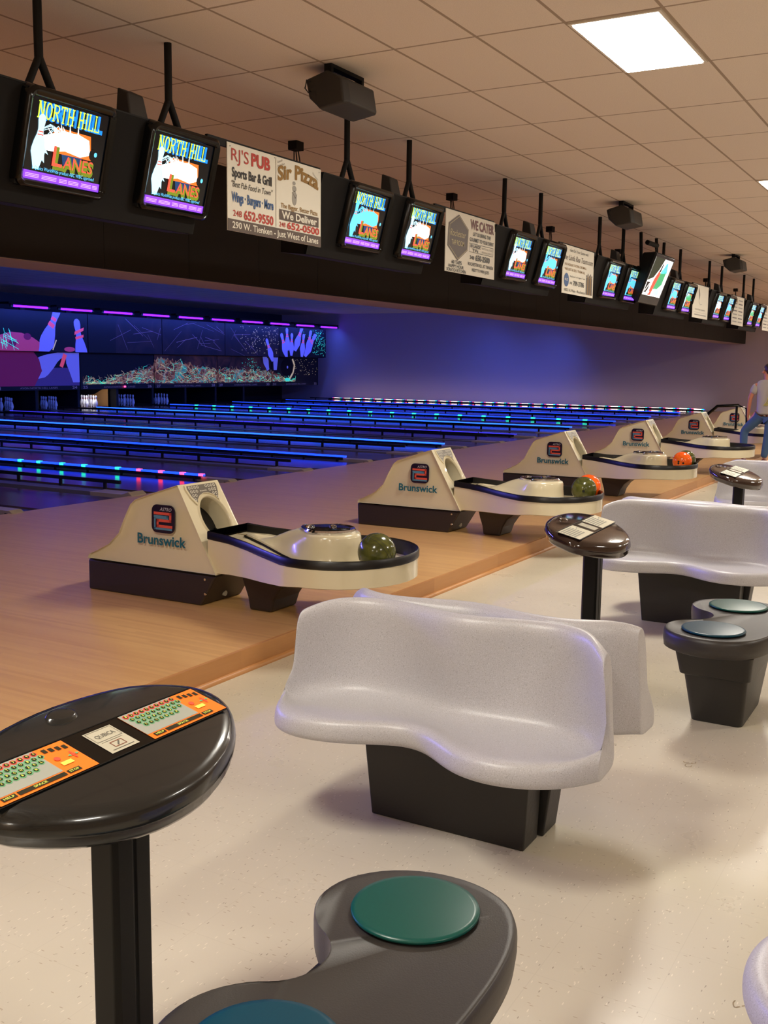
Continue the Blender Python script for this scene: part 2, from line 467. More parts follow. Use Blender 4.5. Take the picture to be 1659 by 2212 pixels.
b = MB(); b.box(X0, X1, YF, YF+.15, 0, ZC, 'mask_k'); struct(b.build('wall_front'))
# dark panelled valance dropping from the ceiling above the foul line, cream underside
b = MB()
W = 1.226; x = X0
while x < X1:
    b.box(x, min(x+W-.005, X1), 7.37, 7.42, 2.475, ZC, 'valance'); x += W
b.box(X0, X1, 7.42, 7.46, 2.475, ZC, 'seam')
struct(b.build('trim_2'))
b = MB(); b.box(X0, X1, 7.44, 8.12, 2.468, 2.54, 'soffit_cream'); b.box(X0, X1, 8.08, 8.12, 2.54, ZC, 'soffit_cream'); struct(b.build('trim_3'))
# near-field scuffs on the floor
for k, (x, y, s) in enumerate([(2.06, 1.11, 1), (2.62, .40, 1), (3.69, .45, .8), (4.17, .93, .9), (4.4, .53, 1), (5.1, 1.55, 1.1)]):
    b = MB()
    for j in range(5):
        cx, cy = x+random.uniform(-.04, .04)*s, y+random.uniform(-.03, .03)*s
        a = random.uniform(0, 3); pts = []
        for i in range(9):
            t = a+i*.35; pts.append((cx+.016*s*math.cos(t)*(1+.3*math.sin(3*t)), cy+.012*s*math.sin(t)))
        for p0, p1 in zip(pts, pts[1:]):
            d = Vector((p1[0]-p0[0], p1[1]-p0[1], 0)).normalized(); n = Vector((-d.y, d.x, 0))*.0016
            b.poly([(p0[0]+n.x, p0[1]+n.y, .0006), (p0[0]-n.x, p0[1]-n.y, .0006), (p1[0]-n.x, p1[1]-n.y, .0006), (p1[0]+n.x, p1[1]+n.y, .0006)], 'scuff')
    tag(b.build('floor_scuff'), ['small brown scuff mark between the stool and the nearest bench', 'brown scuff mark on the floor right of the near stool', 'brown scuff on the floor right of the nearest bench shadow',
        'faint scuff on the floor at the right, left of the far stool', 'scuff mark on the floor below the far black stool', 'scuff mark on the floor left of the second console post'][k], 'scuff mark')

# ceiling lights
for k, (x, y, front) in enumerate(TROFFERS):
    names = {0: 'behind the camera end', 1: 'over the near console'}
    lab = 'lit rectangular ceiling light panel, ' + (['at the far left end', 'over the near console', 'the largest, above the second ball return', 'cut by the right photo edge',
          'third counting away in the ceiling row', 'fourth counting away in the ceiling row', 'fifth counting away in the ceiling row', 'farthest one near the side wall'][k % 8]) + ('' if front else ', in the rear row')
    t = thing('ceiling_light', lab, 'ceiling light', (x+TX/2, y+TY/2, ZC), 0, 'ceiling lights')
    f = MB()
    w, h = TX/2-.012, TY/2-.012
    for a in ((-w, w, -h, -h+.02), (-w, w, h-.02, h), (-w, -w+.02, -h+.02, h-.02), (w-.02, w, -h+.02, h-.02)): f.box(a[0], a[1], a[2], a[3], -.012, 0, 'frame')
    f.build('frame', t)
    d = MB(); d.box(-w+.02, w-.02, -h+.02, h-.02, -.008, -.002, 'troffer'); d.build('diffuser', t)
    L = area('troffer_light', (x+TX/2, y+TY/2, ZC-.02), 2*w-.05, 2*h-.05, TROFFER_W, WARM)
    L.visible_camera = True

# ============================================================ LANES
P = 3.4
XC = 8.689                     # a type-A divider (ball track), every 3.4 m; type-B half way
def div_x(i): return XC + 1.7*i
def lane_words(i): return ['nearest', 'second', 'third', 'fourth', 'fifth', 'sixth', 'seventh', 'eighth', 'ninth', 'tenth', 'eleventh', 'twelfth', 'thirteenth', 'fourteenth', 'fifteenth', 'sixteenth', 'seventeenth', 'eighteenth', 'nineteenth'][i]
proto = None
for k in range(18):
    i = k-1; xm = (div_x(i)+div_x(i+1))/2
    lab = '%s polished bowling lane counting from the left foreground' % lane_words(k)
    if k == 17: lab = 'farthest polished bowling lane, beside the side wall'
    # the lane sits between a wide (A) and a narrow (B) divider
    if proto is None:
        proto = thing('bowling_lane', lab, 'bowling lane', (xm, 8.15, 0), 0, 'bowling lanes')
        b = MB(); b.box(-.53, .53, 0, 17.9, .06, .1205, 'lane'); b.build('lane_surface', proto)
        for s in (-1, 1):
            g = MB(); c0 = s*.645; prof = [(c0-.113, .10), (c0-.09, .045), (c0-.03, .02), (c0+.03, .02), (c0+.09, .045), (c0+.113, .10), (c0+.113, .0), (c0-.113, .0)]
            g.loft([[(x, y, z) for x, z in prof] for y in (.0, 17.9)], 'gutter'); g.build('gutter', proto, smooth=50)
    else: copy_thing(proto, (xm, 8.15, 0), lab)

def divider(i):
    x = div_x(i); A = i % 2 == 0; w = .10 if A else .055
    lab = '%s lane divider counting from the left foreground, with %s' % (lane_words(i+1), 'a wide flat ball track cover' if A else 'a lit strip along its top')
    t = thing('lane_divider', lab, 'lane divider', (x, 8.15, 0), 0, 'lane dividers')
    b = MB(); b.box(-w, w, .45, 16.1, 0, .128, 'divider'); b.build('cover', t)
    c = MB()
    if A:
        c.loft([[(-w-.02, y, .0), (w+.02, y, .0), (w+.02, y, z), (-w-.02, y, z)] for y, z in ((.6, .134), (.12, .134), (.02, .165 if i % 4 == 0 else .15), (-.04, .125))], 'cap')
        c.build('end_cap', t, bevel=.006)
        h = MB(); h.tube([(-w-.022, .04, .09), (-w-.030, .04, .09)], .022, 'hole', 12); h.build('cap_hole', t)
    else:
        c.loft([[(-w-.02, y, .0), (w+.02, y, .0), (w+.02, y, z), (-w-.02, y, z)] for y, z in ((.5, .150), (.0, .150), (-.05, .12))], 'cap')
        c.build('end_cap', t, bevel=.006)
        h = MB(); h.box(-w-.024, -w-.019, .02, .06, .07, .12, 'hole'); h.build('cap_hole', t)
    # bumper rail and its posts
    r = MB()
    if A:
        r.box(w+.03, w+.055, .38, 16.0, .205, .245, 'black')
        for k in range(22): r.box(w+.03, w+.05, .6+k*.72, .64+k*.72, .0, .21, 'black')
        r.build('bumper_rail', t)
    else:
        xs = -w-.06
        r.box(xs+.012, xs+.03, .42, 16.0, .13, .172, 'black')
        for k in range(26): r.box(xs-.004, xs+.012, .5+k*.62, .53+k*.62, .03, .165, 'blackmetal')
        r.build('bumper_rail', t)
        s = MB(); kind = 'led_b'
        if i in (1, 3, 5, 9, 11, 13, 15, 17): s.box(xs, xs+.04, .36, 15.85, .172, .198, 'led_l' if i in (5, 9) else 'led_b')
        else:
            y = .36
            while y < 15.7: s.box(xs, xs+.03, y, min(y+.86, 15.8), .178, .192, 'led_dim'); y += .9
        s.build('light_strip', t)
        dots = []
        if i == 1: dots = [(y-8.15, 'led_g' if y > 9.6 else 'led_r') for y in (11.85, 11.47, 11.02, 10.6, 9.98, 9.6, 9.22, 8.86, 8.55)]
        if i == 11: dots = [(1.2+k*.75, 'led_g') for k in range(19)]
        if i == 17: dots = [(.6+k*.5, 'led_w') for k in range(31)]
        if dots:
            d = MB()
            for y, mt in dots:
                L = .07 if i == 1 else (.12 if i == 11 else .26)
                d.box(xs-.003, xs+.043, y-L/2, y+L/2, .1715, .2015, mt)
                if i == 17: d.box(xs-.0032, xs+.0432, y+L/2, y+L/2+.08, .171, .202, 'led_r'); d.box(xs-.0032, xs+.0432, y-L/2-.07, y-L/2, .171, .202, 'led_g')
            d.build('light_dots', t)
    return t
for i in range(-1, 18): divider(i)

# ============================================================ MASKING UNITS, PINS
def flames(p, x0, x1, ybase, hfun, L, n, mats):
    for _ in range(n):
        x = random.uniform(x0, x1); h = hfun((x-x0)/(x1-x0))
        y = ybase+random.random()**1.4*h*.9
        a = random.uniform(0, 6.28); pts = [(x, y)]
        for k in range(6):
            a += random.uniform(-.8, .8)
            nx, ny = pts[-1][0]+.06*math.cos(a), pts[-1][1]+.035*math.sin(a)
            nx = min(max(nx, x0), x1); ny = min(max(ny, ybase-.04), .93)
            pts.append((nx, ny))
        p.path(pts, random.uniform(.004, .013), random.choice(mats), L)
def hill(p, x0, x1, base, hfun, mat, L):
    n = 40; top = [(x0+(x1-x0)*k/n, base+hfun(k/n)*random.uniform(.85, 1.12)) for k in range(n+1)]
    for a, b_ in zip(top, top[1:]): p.area([(a[0], base), (b_[0], base), (b_[0], min(b_[1], .95)), (a[0], min(a[1], .95))], mat, L)
MW = 3.37
for u in range(5):
    x0 = 20.59+3.4*u+.015
    t = thing('masking_unit', ['mural panel over the pins with a giant bowling ball and two flying pins', 'dark mural panel over the pins where the flames begin, numbered 25 and 26', 'flame mural panel over the pins numbered 27 and 28',
        'flame and sparks mural panel over the pins numbered 29 and 30', 'mural panel with a bowling ball smashing a cluster of pins, nearest the side wall'][u], 'mural panel', (x0, 24.78, 0), 0, 'masking units above the pins')
    # lower picture, y from .83 to 1.86
    lo = Pic(); H = 1.02
    lo.rect(0, 0, MW, H, 'mask_k', 0)
    hi = Pic(); hi.rect(0, 0, MW, 1.17, 'mask_k', 0)
    if u == 0:
        lo.rect(1.2, 0, MW-.02, .55, 'm_floor', 1)
        lo.area([(0, 0), (1.55, 0), (1.85, .45), (1.75, .8), (1.55, H-.01), (0, H-.01)], 'm_ball', 3)
        c = pinshape(2.15, .72, 2.0, R(-62)); lo.area([(max(0, min(MW, x)), max(0, min(H-.01, y))) for x, y in c], 'm_pin', 2)
        lo.area([(2.55, .60), (2.68, .55), (2.86, .93), (2.72, .99)], 'm_pinred', 4)
        c = pinshape(3.15, 1.2, 2.4, R(6)); lo.area([(min(MW-.01, x), max(.1, min(H-.01, y))) for x, y in c], 'm_pin', 3)
        hi.area([(0, 0), (1.75, 0), (1.5, .24), (1.2, .40), (.8, .52), (.4, .54), (0, .44)], 'm_ball2', 2)
        for cx, cy in ((.45, .22), (1.0, .42)): hi.oval(cx, cy, .14, .1, 'm_ball', 3)
        c = pinshape(1.85, .55, 1.75, R(-24)); hi.area([(x, max(0, min(1.165, y))) for x, y in c], 'm_pin', 3)
        hi.area([(1.78, .80), (1.99, .68), (2.06, .79), (1.86, .91)], 'm_pinred', 5); hi.area([(1.90, .97), (2.08, .88), (2.14, .97), (1.98, 1.05)], 'm_pinred', 5)
        c = pinshape(3.05, .25, 1.55, R(10)); hi.area([(min(MW-.01, x), max(0, min(1.165, y))) for x, y in c], 'm_pin', 3)
        hi.area([(2.83, .52), (3.2, .66), (3.22, .76), (2.84, .62)], 'm_pinred', 5); hi.area([(2.88, .38), (3.2, .46), (3.2, .54), (2.86, .46)], 'm_pinred', 5)
        hi.oval(2.62, .08, .22, .075, 'm_ball2', 3)
        for k in range(14): hi.line(.1+random.random()*.6, random.random()*.3, -.0+random.random()*.4, .2+random.random()*.5, .014, 'm_teal', 6)
        hi.line(1.95, .05, 2.1, .35, .04, 'm_tan', 4)
    else:
        hf = {1: lambda s: .05+.68*max(0, s-.25)**.8, 2: lambda s: .9-.45*s, 3: lambda s: .5-.1*s, 4: lambda s: max(.05, .42-.3*s*2) if s < .5 else .05}[u]
        if u == 2: lo.rect(0, 0, MW, H-.01, 'mask_brown', 1)
        if u == 3: lo.rect(0, 0, MW*.97, H-.01, 'mask_brown', 1)
        hill(lo, .25 if u == 1 else 0, MW if u < 4 else MW*.5, .05, hf, 'mask_flame', 2)
        flames(lo, .1, MW if u < 4 else MW*.5, .08, hf, 3, [0, 240, 300, 240, 90][u], ['m_tan', 'm_tan', 'm_teal', 'mask_flame', 'm_streak'])
        if u < 4:
            hi.rect(1.2 if u == 1 else 0, 0, MW, 1.16, 'mask_up', 1)
            for _ in range([0, 16, 26, 14][u]):
                x, y = random.uniform(1.4 if u == 1 else 0, MW if u < 3 else 1.8), random.uniform(.1, 1.1); a = random.uniform(-1.2, 1.2); l = random.uniform(.2, .6)
                xa, ya, xb, yb = x-l*math.cos(a), y-l*math.sin(a), x+l*math.cos(a), y+l*math.sin(a)
                if min(xa, xb) < 0 or max(xa, xb) > MW or min(ya, yb) < 0 or max(ya, yb) > 1.16: continue
                hi.line(xa, ya, xb, yb, random.uniform(.006, .016), 'm_streak', 2)
        if u == 3 or u == 4:
            for _ in range(170 if u == 4 else 130):
                if u == 4: x, y = random.gauss(2.9, .4), random.uniform(.05, 1.1)
                else: x, y = random.uniform(.9, MW), random.uniform(.1, 1.1)
                if 0 < x < MW-.03: hi.rect(x, y, x+.025, y+.025, 'm_teal' if u == 4 else 'm_tan', 3)
            for _ in range(60):
                x, y = random.gauss(2.0, .3) if u == 3 else random.uniform(1.5, 3.3), random.uniform(.3, .95)
                if 0 < x < MW-.03: lo.rect(x, y, x+.022, y+.022, 'm_teal' if u == 3 else 'm_tan', 4)
        if u == 3:
            picpin(hi, 2.75, .25, .95, R(24), 5, 1.1)
            c = pinshape(2.95, 1.0, 1.1, R(24)); lo.area([(min(MW, x), max(.3, min(H-.01, y))) for x, y in c], 'm_pin', 5)
        if u == 4:
            for cx, cy, h, a in ((.32, .45, 1.0, 18), (.55, .7, .9, 4), (.85, .5, .9, -2), (1.35, .75, 1.1, -24), (1.65, .48, .95, -8), (2.1, .62, 1.0, -14), (2.2, .5, 1.15, -36)):
                c = pinshape(cx, cy, h, R(a), 1.2)
                hi.area([(max(0, min(MW, x)), max(0, min(1.16, y))) for x, y in c], 'm_pin', 5)
                cc, dd = math.cos(R(a)), math.sin(R(a))
                for a0, b0, w in ((.60, .64, .10), (.68, .72, .08)):
                    q = [(-w, a0-.5), (w, a0-.5), (w*.9, b0-.5), (-w*.9, b0-.5)]
                    hi.area([(max(0, cx+(x*cc-y*dd)*h), max(0, min(1.16, cy+(x*dd+y*cc)*h))) for x, y in q], 'm_pinred', 7)
            lo.oval(1.05, .62, .42, .36, 'gloss', 4); lo.oval(1.1, .62, .05, .06, 'm_pin', 5)
            lo.area([(.15, .5), (.35, .5), (.45, 1.0), (.1, 1.0)], 'm_pin', 5)
            lo.oval(1.1, .12, .2, .07, 'm_teal', 5)
            lo.path([(1.45, .95), (1.6, .7), (1.5, .4), (1.25, .15)], .09, 'm_tan', 5)
    lo.build('lower_mural', t, (0, 0, .84))
    hi.build('upper_mural', t, (-.0, -.38, 1.87))
    b = MB(); b.box(0, MW, .01, .08, .84, 1.87, 'mask_k'); b.box(0, MW, -.37, -.29, 1.87, 3.05, 'mask_k'); b.box(0, MW, -.29, .05, 1.86, 1.875, 'mask_k'); b.build('backing', t)
    n = Pic(); n.rect(0, 0, MW, .13, 'mask_k', 0)
    n.text('AVON NORTH HILL LANES', 1.0, .04, 2.45, .055, 'm_txt', 1)
    n.text(str(23+2*u), .10, .03, .30, .085, 'm_txt', 1, .02); n.text(str(24+2*u), MW-.32, .03, MW-.12, .085, 'm_txt', 1, .02)
    n.build('number_strip', t, (0, 0, .71))

# bowling pins in the lit and dim pits (head pin towards the foul line)
prof = [(0, 0), (.026, 0), (.029, .006), (.045, .06), (.059, .10), (.060, .12), (.050, .18), (.033, .235), (.0228, .265), (.0235, .285), (.030, .325), (.0323, .345), (.028, .366), (.016, .378), (.001, .381)]
pin0 = thing('bowling_pin', '', 'bowling pin', (0, 0, 0))
b = MB(); b.lathe(prof, 'pin', 14); b.build('pin_body', pin0, smooth=60)
b = MB()
for z0, z1, r0, r1 in ((.248, .258, .0278, .0248), (.272, .282, .0239, .0245)): b.lathe([(r0, z0), (r1, z1)], 'pin_r', 14)
b.build('neck_stripe', pin0, smooth=60)
PITS = {23: 'the leftmost dim pit', 24: 'the dim pit left of the lit one', 25: 'the brightly lit pit', 26: 'the pit just right of the lit one', 27: 'the rightmost pit showing pins'}
first = True
for li, xm in ((23, 21.44), (24, 23.14), (25, 24.84), (26, 26.54), (27, 28.24)):
    n = 0
    for row in range(4):
        for j in range(row+1):
            x = xm+(j-row/2)*.305; y = 24.98+row*.264
            lab = 'white bowling pin in the %s of %s' % (['very front', 'second row', 'third row', 'back row'][row], PITS[li])
            g = 'pins in the %s of %s' % (['very front', 'second row', 'third row', 'back row'][row], PITS[li])
            if first:
                pin0.location = (x, y, .1205); pin0['label'] = lab; pin0['group'] = g; first = False
            else: copy_thing(pin0, (x, y, .1205), lab, group=g)
# kickback boards between the pits, one lit pit
for k in range(8):
    x = 20.59+1.7*k
    b = MB(); b.box(x-.05, x+.05, 24.86, 26.6, 0, .84, 'mask_k'); tag(b.build('kickback_board'), '%s dark partition board between pin pits counting from the left' % lane_words(k), 'partition', 'partitions between the pin pits')
b = MB(); b.poly([(25.50, 25.1, .13), (25.50, 26.2, .13), (25.50, 26.2, .45), (25.50, 25.7, .52), (25.50, 25.1, .80)], 'kick'); b.poly([(25.505, 25.1, .13), (25.505, 26.2, .13), (25.505, 26.2, .45), (25.505, 25.7, .52), (25.505, 25.1, .80)], 'kick')
tag(b.build('side_board'), 'tan wooden side board in the brightly lit pin pit', 'board')
area('pit_light', (24.7, 24.95, .80), .9, .1, 9, (1, .95, .85), (R(25), 0, 0))
b = MB(); b.box(25.9, 25.96, 24.73, 24.76, .755, .81, 'led_r'); tag(b.build('red_indicator_lamp'), 'tiny red indicator lamp on the strip beside number 26', 'lamp')
# violet tubes above the masks
tube0 = None
for k in range(10):
    x = 20.82+1.76*k
    lab = '%s violet tube light above the mural counting from the left' % lane_words(k)
    if tube0 is None:
        tube0 = thing('violet_tube_light', lab, 'tube light', (x, 24.1, 3.13), 0, 'violet tubes above the murals')
        b = MB(); b.tube([(.05, 0, 0), (1.3, 0, 0)], .032, 'uvtube', 10); b.build('tube', tube0, smooth=60)
        b = MB(); b.box(-.12, 1.4, -.02, .34, .055, .11, 'black'); b.box(.55, .75, .30, .36, -.083, .055, 'black'); b.box(-.06, .03, -.03, .03, -.03, .06, 'black'); b.box(1.31, 1.37, -.03, .03, -.03, .06, 'black'); b.build('fixture', tube0)
    else: copy_thing(tube0, (x, 24.1, 3.13), lab)

for y, z, lab in ((13.2, 3.33, 'unseen ultraviolet lamp bar added over the lanes behind the valance'), (16.4, 3.635, 'unseen ultraviolet lamp bar added farther down the lanes')):
    t = thing('added_blacklight_bar', lab, 'lamp bar', (21.0, y, z), 0)  # unseen bars, added as housings for the blue light rows
    b = MB(); b.box(-16, 16, -.08, .08, 0, .035, 'black'); b.build('housing', t)
    if z < 3.6:
        b = MB()
        for k in range(9): b.tube([(-15.5+k*3.87, 0, .03), (-15.5+k*3.87, 0, ZC-z)], .008, 'cable', 6)
        b.build('hanger_wires', t)

# ============================================================ MONITORS, SIGNS
def screen_pic(variant):
    """0.58 x 0.44 picture; origin lower left"""
    p = Pic(step=.0005); Wd, Hd = .585, .445
    W_ = {'n': 'tv_w', 'c': 'tv_cy', 'g': 'tv_gr'}[variant]; C_ = {'n': 'tv_c', 'c': 'tv_cy', 'g': 'tv_c'}[variant]
    p.rect(0, 0, Wd, Hd, 'tv_k', 0)
    for dx, mt, L in ((.008, 'tv_b', 2), (.003, 'tv_db', 1)):
        p.text('NORTH', .05+dx*1.6, .335, .325+dx*1.6, .09, mt, L, .05); p.text('HILL', .35+dx*1.6, .335, .53+dx*1.6, .09, mt, L, .05)
    serif(p, 'NORTH', .045, .335, .315, .092, 'tv_y', 4); serif(p, 'HILL', .345, .335, .52, .092, 'tv_y', 4)
    # blast: orange back, white core
    p.area([(.14, .22), (.2, .31), (.46, .305), (.49, .17), (.30, .17), (.2, .17)], 'tv_o', 2)
    p.area([(.07, .24), (.16, .265), (.24, .29), (.36, .30), (.45, .28), (.475, .2), (.40, .175), (.28, .19), (.2, .175), (.08, .17)], W_, 5)
    p.area([(.26, .17), (.42, .175), (.40, .12), (.28, .11)], 'tv_db', 2)
    for x, y, a in ((.2, .28, 2.2), (.24, .29, 1.9), (.3, .3, 1.8), (.36, .3, 1.7), (.17, .27, 2.5), (.27, .29, 2.3), (.22, .28, 2.7)):
        p.area([(x-.006, y-.01), (x+.006, y-.005), (x+.05*math.cos(a), y+.045*math.sin(a))], W_, 6)
    for k in range(9):
        a = random.uniform(.09, .2); p.path([(a, .24+random.random()*.05), (a+.05, .29+random.random()*.03), (a+.13, .24+random.random()*.06)], .004, C_, 6)
    # pin
    p.area([(x, y) for x, y in pinshape(.085, .21, .30, 0, 1.05)], C_, 7)
    p.rect(.068, .262, .104, .268, 'tv_r', 9); p.rect(.065, .245, .107, .251, 'tv_r', 9)
    p.area([(.06, .15), (.10, .13), (.14, .10), (.13, .16), (.16, .15), (.12, .2)], C_, 8)
    p.oval(.50, .205, .036, .036, 'tv_k', 7); p.oval(.515, .21, .012, .014, 'tv_cy', 8)
    p.text('L', .205, .085, .29, .115, 'tv_g', 9, .05); p.text('ANES', .285, .08, .515, .075, 'tv_g', 9, .06)
    p.text('L', .195, .098, .27, .11, 'tv_r', 11, .01); p.text('ANES', .28, .095, .505, .07, 'tv_r', 11, .0)
    p.text('a Qubica WorldWide product ABC WIBC approved', .06, .058, .53, .02, 'tv_cy', 10, 0, 0, None, 2)
    p.rect(0, 0, Wd, .047, 'tv_p', 3)
    for x0, x1 in ((.02, .12), (.14, .25), (.27, .33), (.34, .42), (.44, .52), (.53, .57)):
        for y in (.012, .02, .028): p.rect(x0, y, x1, y+.004, 'tv_pl', 4)
    return p
def serif(p, word, x0, y0, x1, h, mt, L):
    # slab-serif capitals drawn as strokes
    n = sum(.6 if c == 'I' else 1 for c in word); cw = (x1-x0)/n; w = cw*.17; x = x0
    for c in word:
        k = cw*(.6 if c == 'I' else 1); a, b_ = x+k*.12, x+k*.88; m_ = (a+b_)/2
        def st(xc): p.rect(xc-w/2, y0, xc+w/2, y0+h, mt, L); p.rect(xc-w, y0, xc+w, y0+h*.07, mt, L); p.rect(xc-w, y0+h*.93, xc+w, y0+h, mt, L)
        if c == 'N': st(a+w/2); st(b_-w/2); p.line(a+w/2, y0+h*.97, b_-w/2, y0+h*.03, w, mt, L)
        elif c == 'O':
            pts = [(m_+(b_-a)/2*.9*math.cos(t*math.pi/8), y0+h/2+h*.47*math.sin(t*math.pi/8)) for t in range(17)]; p.path(pts, w, mt, L)
        elif c == 'R': st(a+w/2); p.path([(a, y0+h*.96), (b_-w, y0+h*.93), (b_-w*.3, y0+h*.75), (b_-w, y0+h*.55), (a, y0+h*.5)], w*.8, mt, L); p.line(m_, y0+h*.5, b_, y0+.02*h, w, mt, L)
        elif c == 'T': st(m_); p.rect(a-w*.2, y0+h*.9, b_+w*.2, y0+h, mt, L); p.rect(a-w*.2, y0+h*.78, a+w*.4, y0+h, mt, L); p.rect(b_-w*.4, y0+h*.78, b_+w*.2, y0+h, mt, L)
        elif c == 'H': st(a+w/2); st(b_-w/2); p.rect(a, y0+h*.45, b_, y0+h*.55, mt, L)
        elif c == 'I': st(m_)
        elif c == 'L': st(a+w/2); p.rect(a, y0, b_, y0+h*.08, mt, L); p.rect(b_-w*.6, y0, b_, y0+h*.25, mt, L)
        x += k
PICS = {}
def monitor(x, variant, label):
    """x: left edge of screen"""
    t = thing('score_monitor', label, 'monitor', (x, 4.73, 2.83), 0, 'score monitors hung over the approach')
    t.rotation_euler = (R(15), 0, 0)
    Wd, Hd = .585, .445
    if variant not in PICS: PICS[variant] = screen_pic(variant).build('screen_'+variant); col.objects.unlink(PICS[variant])
    s = bpy.data.objects.new('screen', PICS[variant].data); col.objects.link(s); s.parent = t; s.location = (0, 0, -Hd/2)
    if 'bezel' not in PICS:
        b = MB()
        def rr(x0, x1, z0, z1, r, y, n=5):
            pts = []
            for cx, cz, a0 in ((x1-r, z1-r, 0), (x0+r, z1-r, 90), (x0+r, z0+r, 180), (x1-r, z0+r, 270)):
                for k in range(n+1): a = R(a0+90*k/n); pts.append((cx+r*math.cos(a), y, cz+r*math.sin(a)))
            return pts
        b.loft([rr(-.0, Wd, -Hd/2, Hd/2, .006, -.006), rr(-.012, Wd+.012, -Hd/2-.012, Hd/2+.012, .03, -.022), rr(-.03, Wd+.03, -Hd/2-.03, Hd/2+.035, .05, -.03),
                rr(-.045, Wd+.045, -Hd/2-.045, Hd/2+.055, .055, -.012), rr(-.05, Wd+.05, -Hd/2-.05, Hd/2+.06, .055, .06)], 'gloss', cap=False)
        b.box(-.04, Wd+.04, .004, .10, -Hd/2-.04, Hd/2+.04, 'black')
        PICS['bezel'] = b.build('bezel', smooth=40); col.objects.unlink(PICS['bezel'])
    z = bpy.data.objects.new('bezel', PICS['bezel'].data); col.objects.link(z); z.parent = t
    return t
variants = ['n', 'n', 'c', 'n', 'n', 'c', 'c', 'c', 'c', 'g', 'n', 'c', 'g', 'c']
HX = 3.80
house0 = None
for n in range(7):
    ox = 3.4*n
    lab = ['nearest', 'second', 'third', 'fourth', 'fifth', 'sixth', 'seventh'][n]+' black hanging box holding a pair of score monitors, counting from the left'
    if house0 is None:
        t = house0 = thing('monitor_housing', lab, 'monitor housing', (HX, 4.70, 3.11), 0, 'black monitor housings')
        b = MB()
        # sloped front with two cut-outs approximated as frame strips around the monitors
        def fz(z): return -.02+(.62+z)*(-.27)*-1*-1   # front face y at height z (z=0 top, -.72 bottom)
        def strip(xa, xb, za, zb):
            ya = .0-za*.27*1; yb = .0-zb*.27
            b.hexa([(xa, yb, zb), (xb, yb, zb), (xb, yb+.02, zb), (xa, yb+.02, zb)], [(xa, ya, za), (xb, ya, za), (xb, ya+.02, za), (xa, ya+.02, za)], 'blackmetal')
        strip(0, 2.0, 0, -.63)
        for xa in (-.0, 1.99): b.hexa([(xa, .17, -.63), (xa+.01, .17, -.63), (xa+.01, .42, -.60), (xa, .42, -.60)], [(xa, 0, 0), (xa+.01, 0, 0), (xa+.01, .40, 0), (xa, .40, 0)], 'black')
        b.box(0, 2.0, 0, .40, -.01, .0, 'black'); b.hexa([(0, .18, -.632), (2.0, .18, -.632), (2.0, .42, -.605), (0, .42, -.605)], [(0, .18, -.622), (2.0, .18, -.622), (2.0, .42, -.595), (0, .42, -.595)], 'black')
        b.build('cabinet', t)
        r = MB(); r.box(2.0, 3.395, .031, .055, -.02, .03, 'black'); r.build('rail', t)
        for dx in (.73, 1.85):
            p = MB(); p.tube([(dx, .24, ZC-3.11), (dx, .24, .23)], .026, 'black', 10)
            p.build('hanger_pole', t, smooth=60)
            p = MB(); p.tube([(dx, .24, .24), (dx-.12, .24, .0)], .022, 'black', 8); p.tube([(dx, .24, .24), (dx+.13, .24, .0)], .024, 'black', 8); p.build('hanger_fork', t, smooth=60)
    else:
        t = copy_thing(house0, (HX+ox, 4.70, 3.11), lab)
    side = ['left', 'right']
    for k in range(2):
        x = [4.236, 5.215][k]+ox
        monitor(x, variants[2*n+k], 'lit score monitor, %s one of the %s monitor pair counting from the left' % (side[k], ['first', 'second', 'third', 'fourth', 'fifth', 'sixth', 'seventh'][n]))
    # little speaker box standing on the housing
    b = MB(); b.hexa([(-.09, -.07, 0), (.09, -.07, 0), (.09, .07, 0), (-.09, .07, 0)], [(-.075, -.03, .19), (.075, -.03, .19), (.075, .06, .23), (-.075, .06, .23)], 'spk')
    s = b.build('small_speaker', bevel=.012); s.location = (5.29+ox, 4.93, 3.111)
    tag(s, 'small black wedge speaker standing on the %s monitor box' % ['first', 'second', 'third', 'fourth', 'fifth', 'sixth', 'seventh'][n], 'speaker', 'small speakers on the monitor boxes')
    # ceiling cable outlet behind
    if n < 7:
        t = thing('cable_outlet', 'black ceiling cable box with hanging cables behind the %s sign place' % ['first', 'second', 'third', 'fourth', 'fifth', 'sixth', 'seventh'][n], 'cable outlet', (8.62+ox*1.0, 5.95, ZC), 0, 'ceiling cable boxes')
        b = MB(); b.box(-.06, .06, -.05, .05, -.08, 0, 'black'); b.build('outlet_box', t)
        b = MB()
        for dx, sw in ((-.03, .0), (.0, .03), (.04, .05)): b.tube([(dx, 0, -.08), (dx+sw*.6, 0, -.17), (dx+sw*.3-.01, 0, -.25), (-.045, 0, -.33)], .006, 'cable', 6)
        b.build('cables', t)
        b = MB(); b.tube([(-.05, 0, -.30), (-.02, 0, -.50), (.0, 0, -.62)], [.028, .032, .02], 'cable', 8); b.build('plug', t)

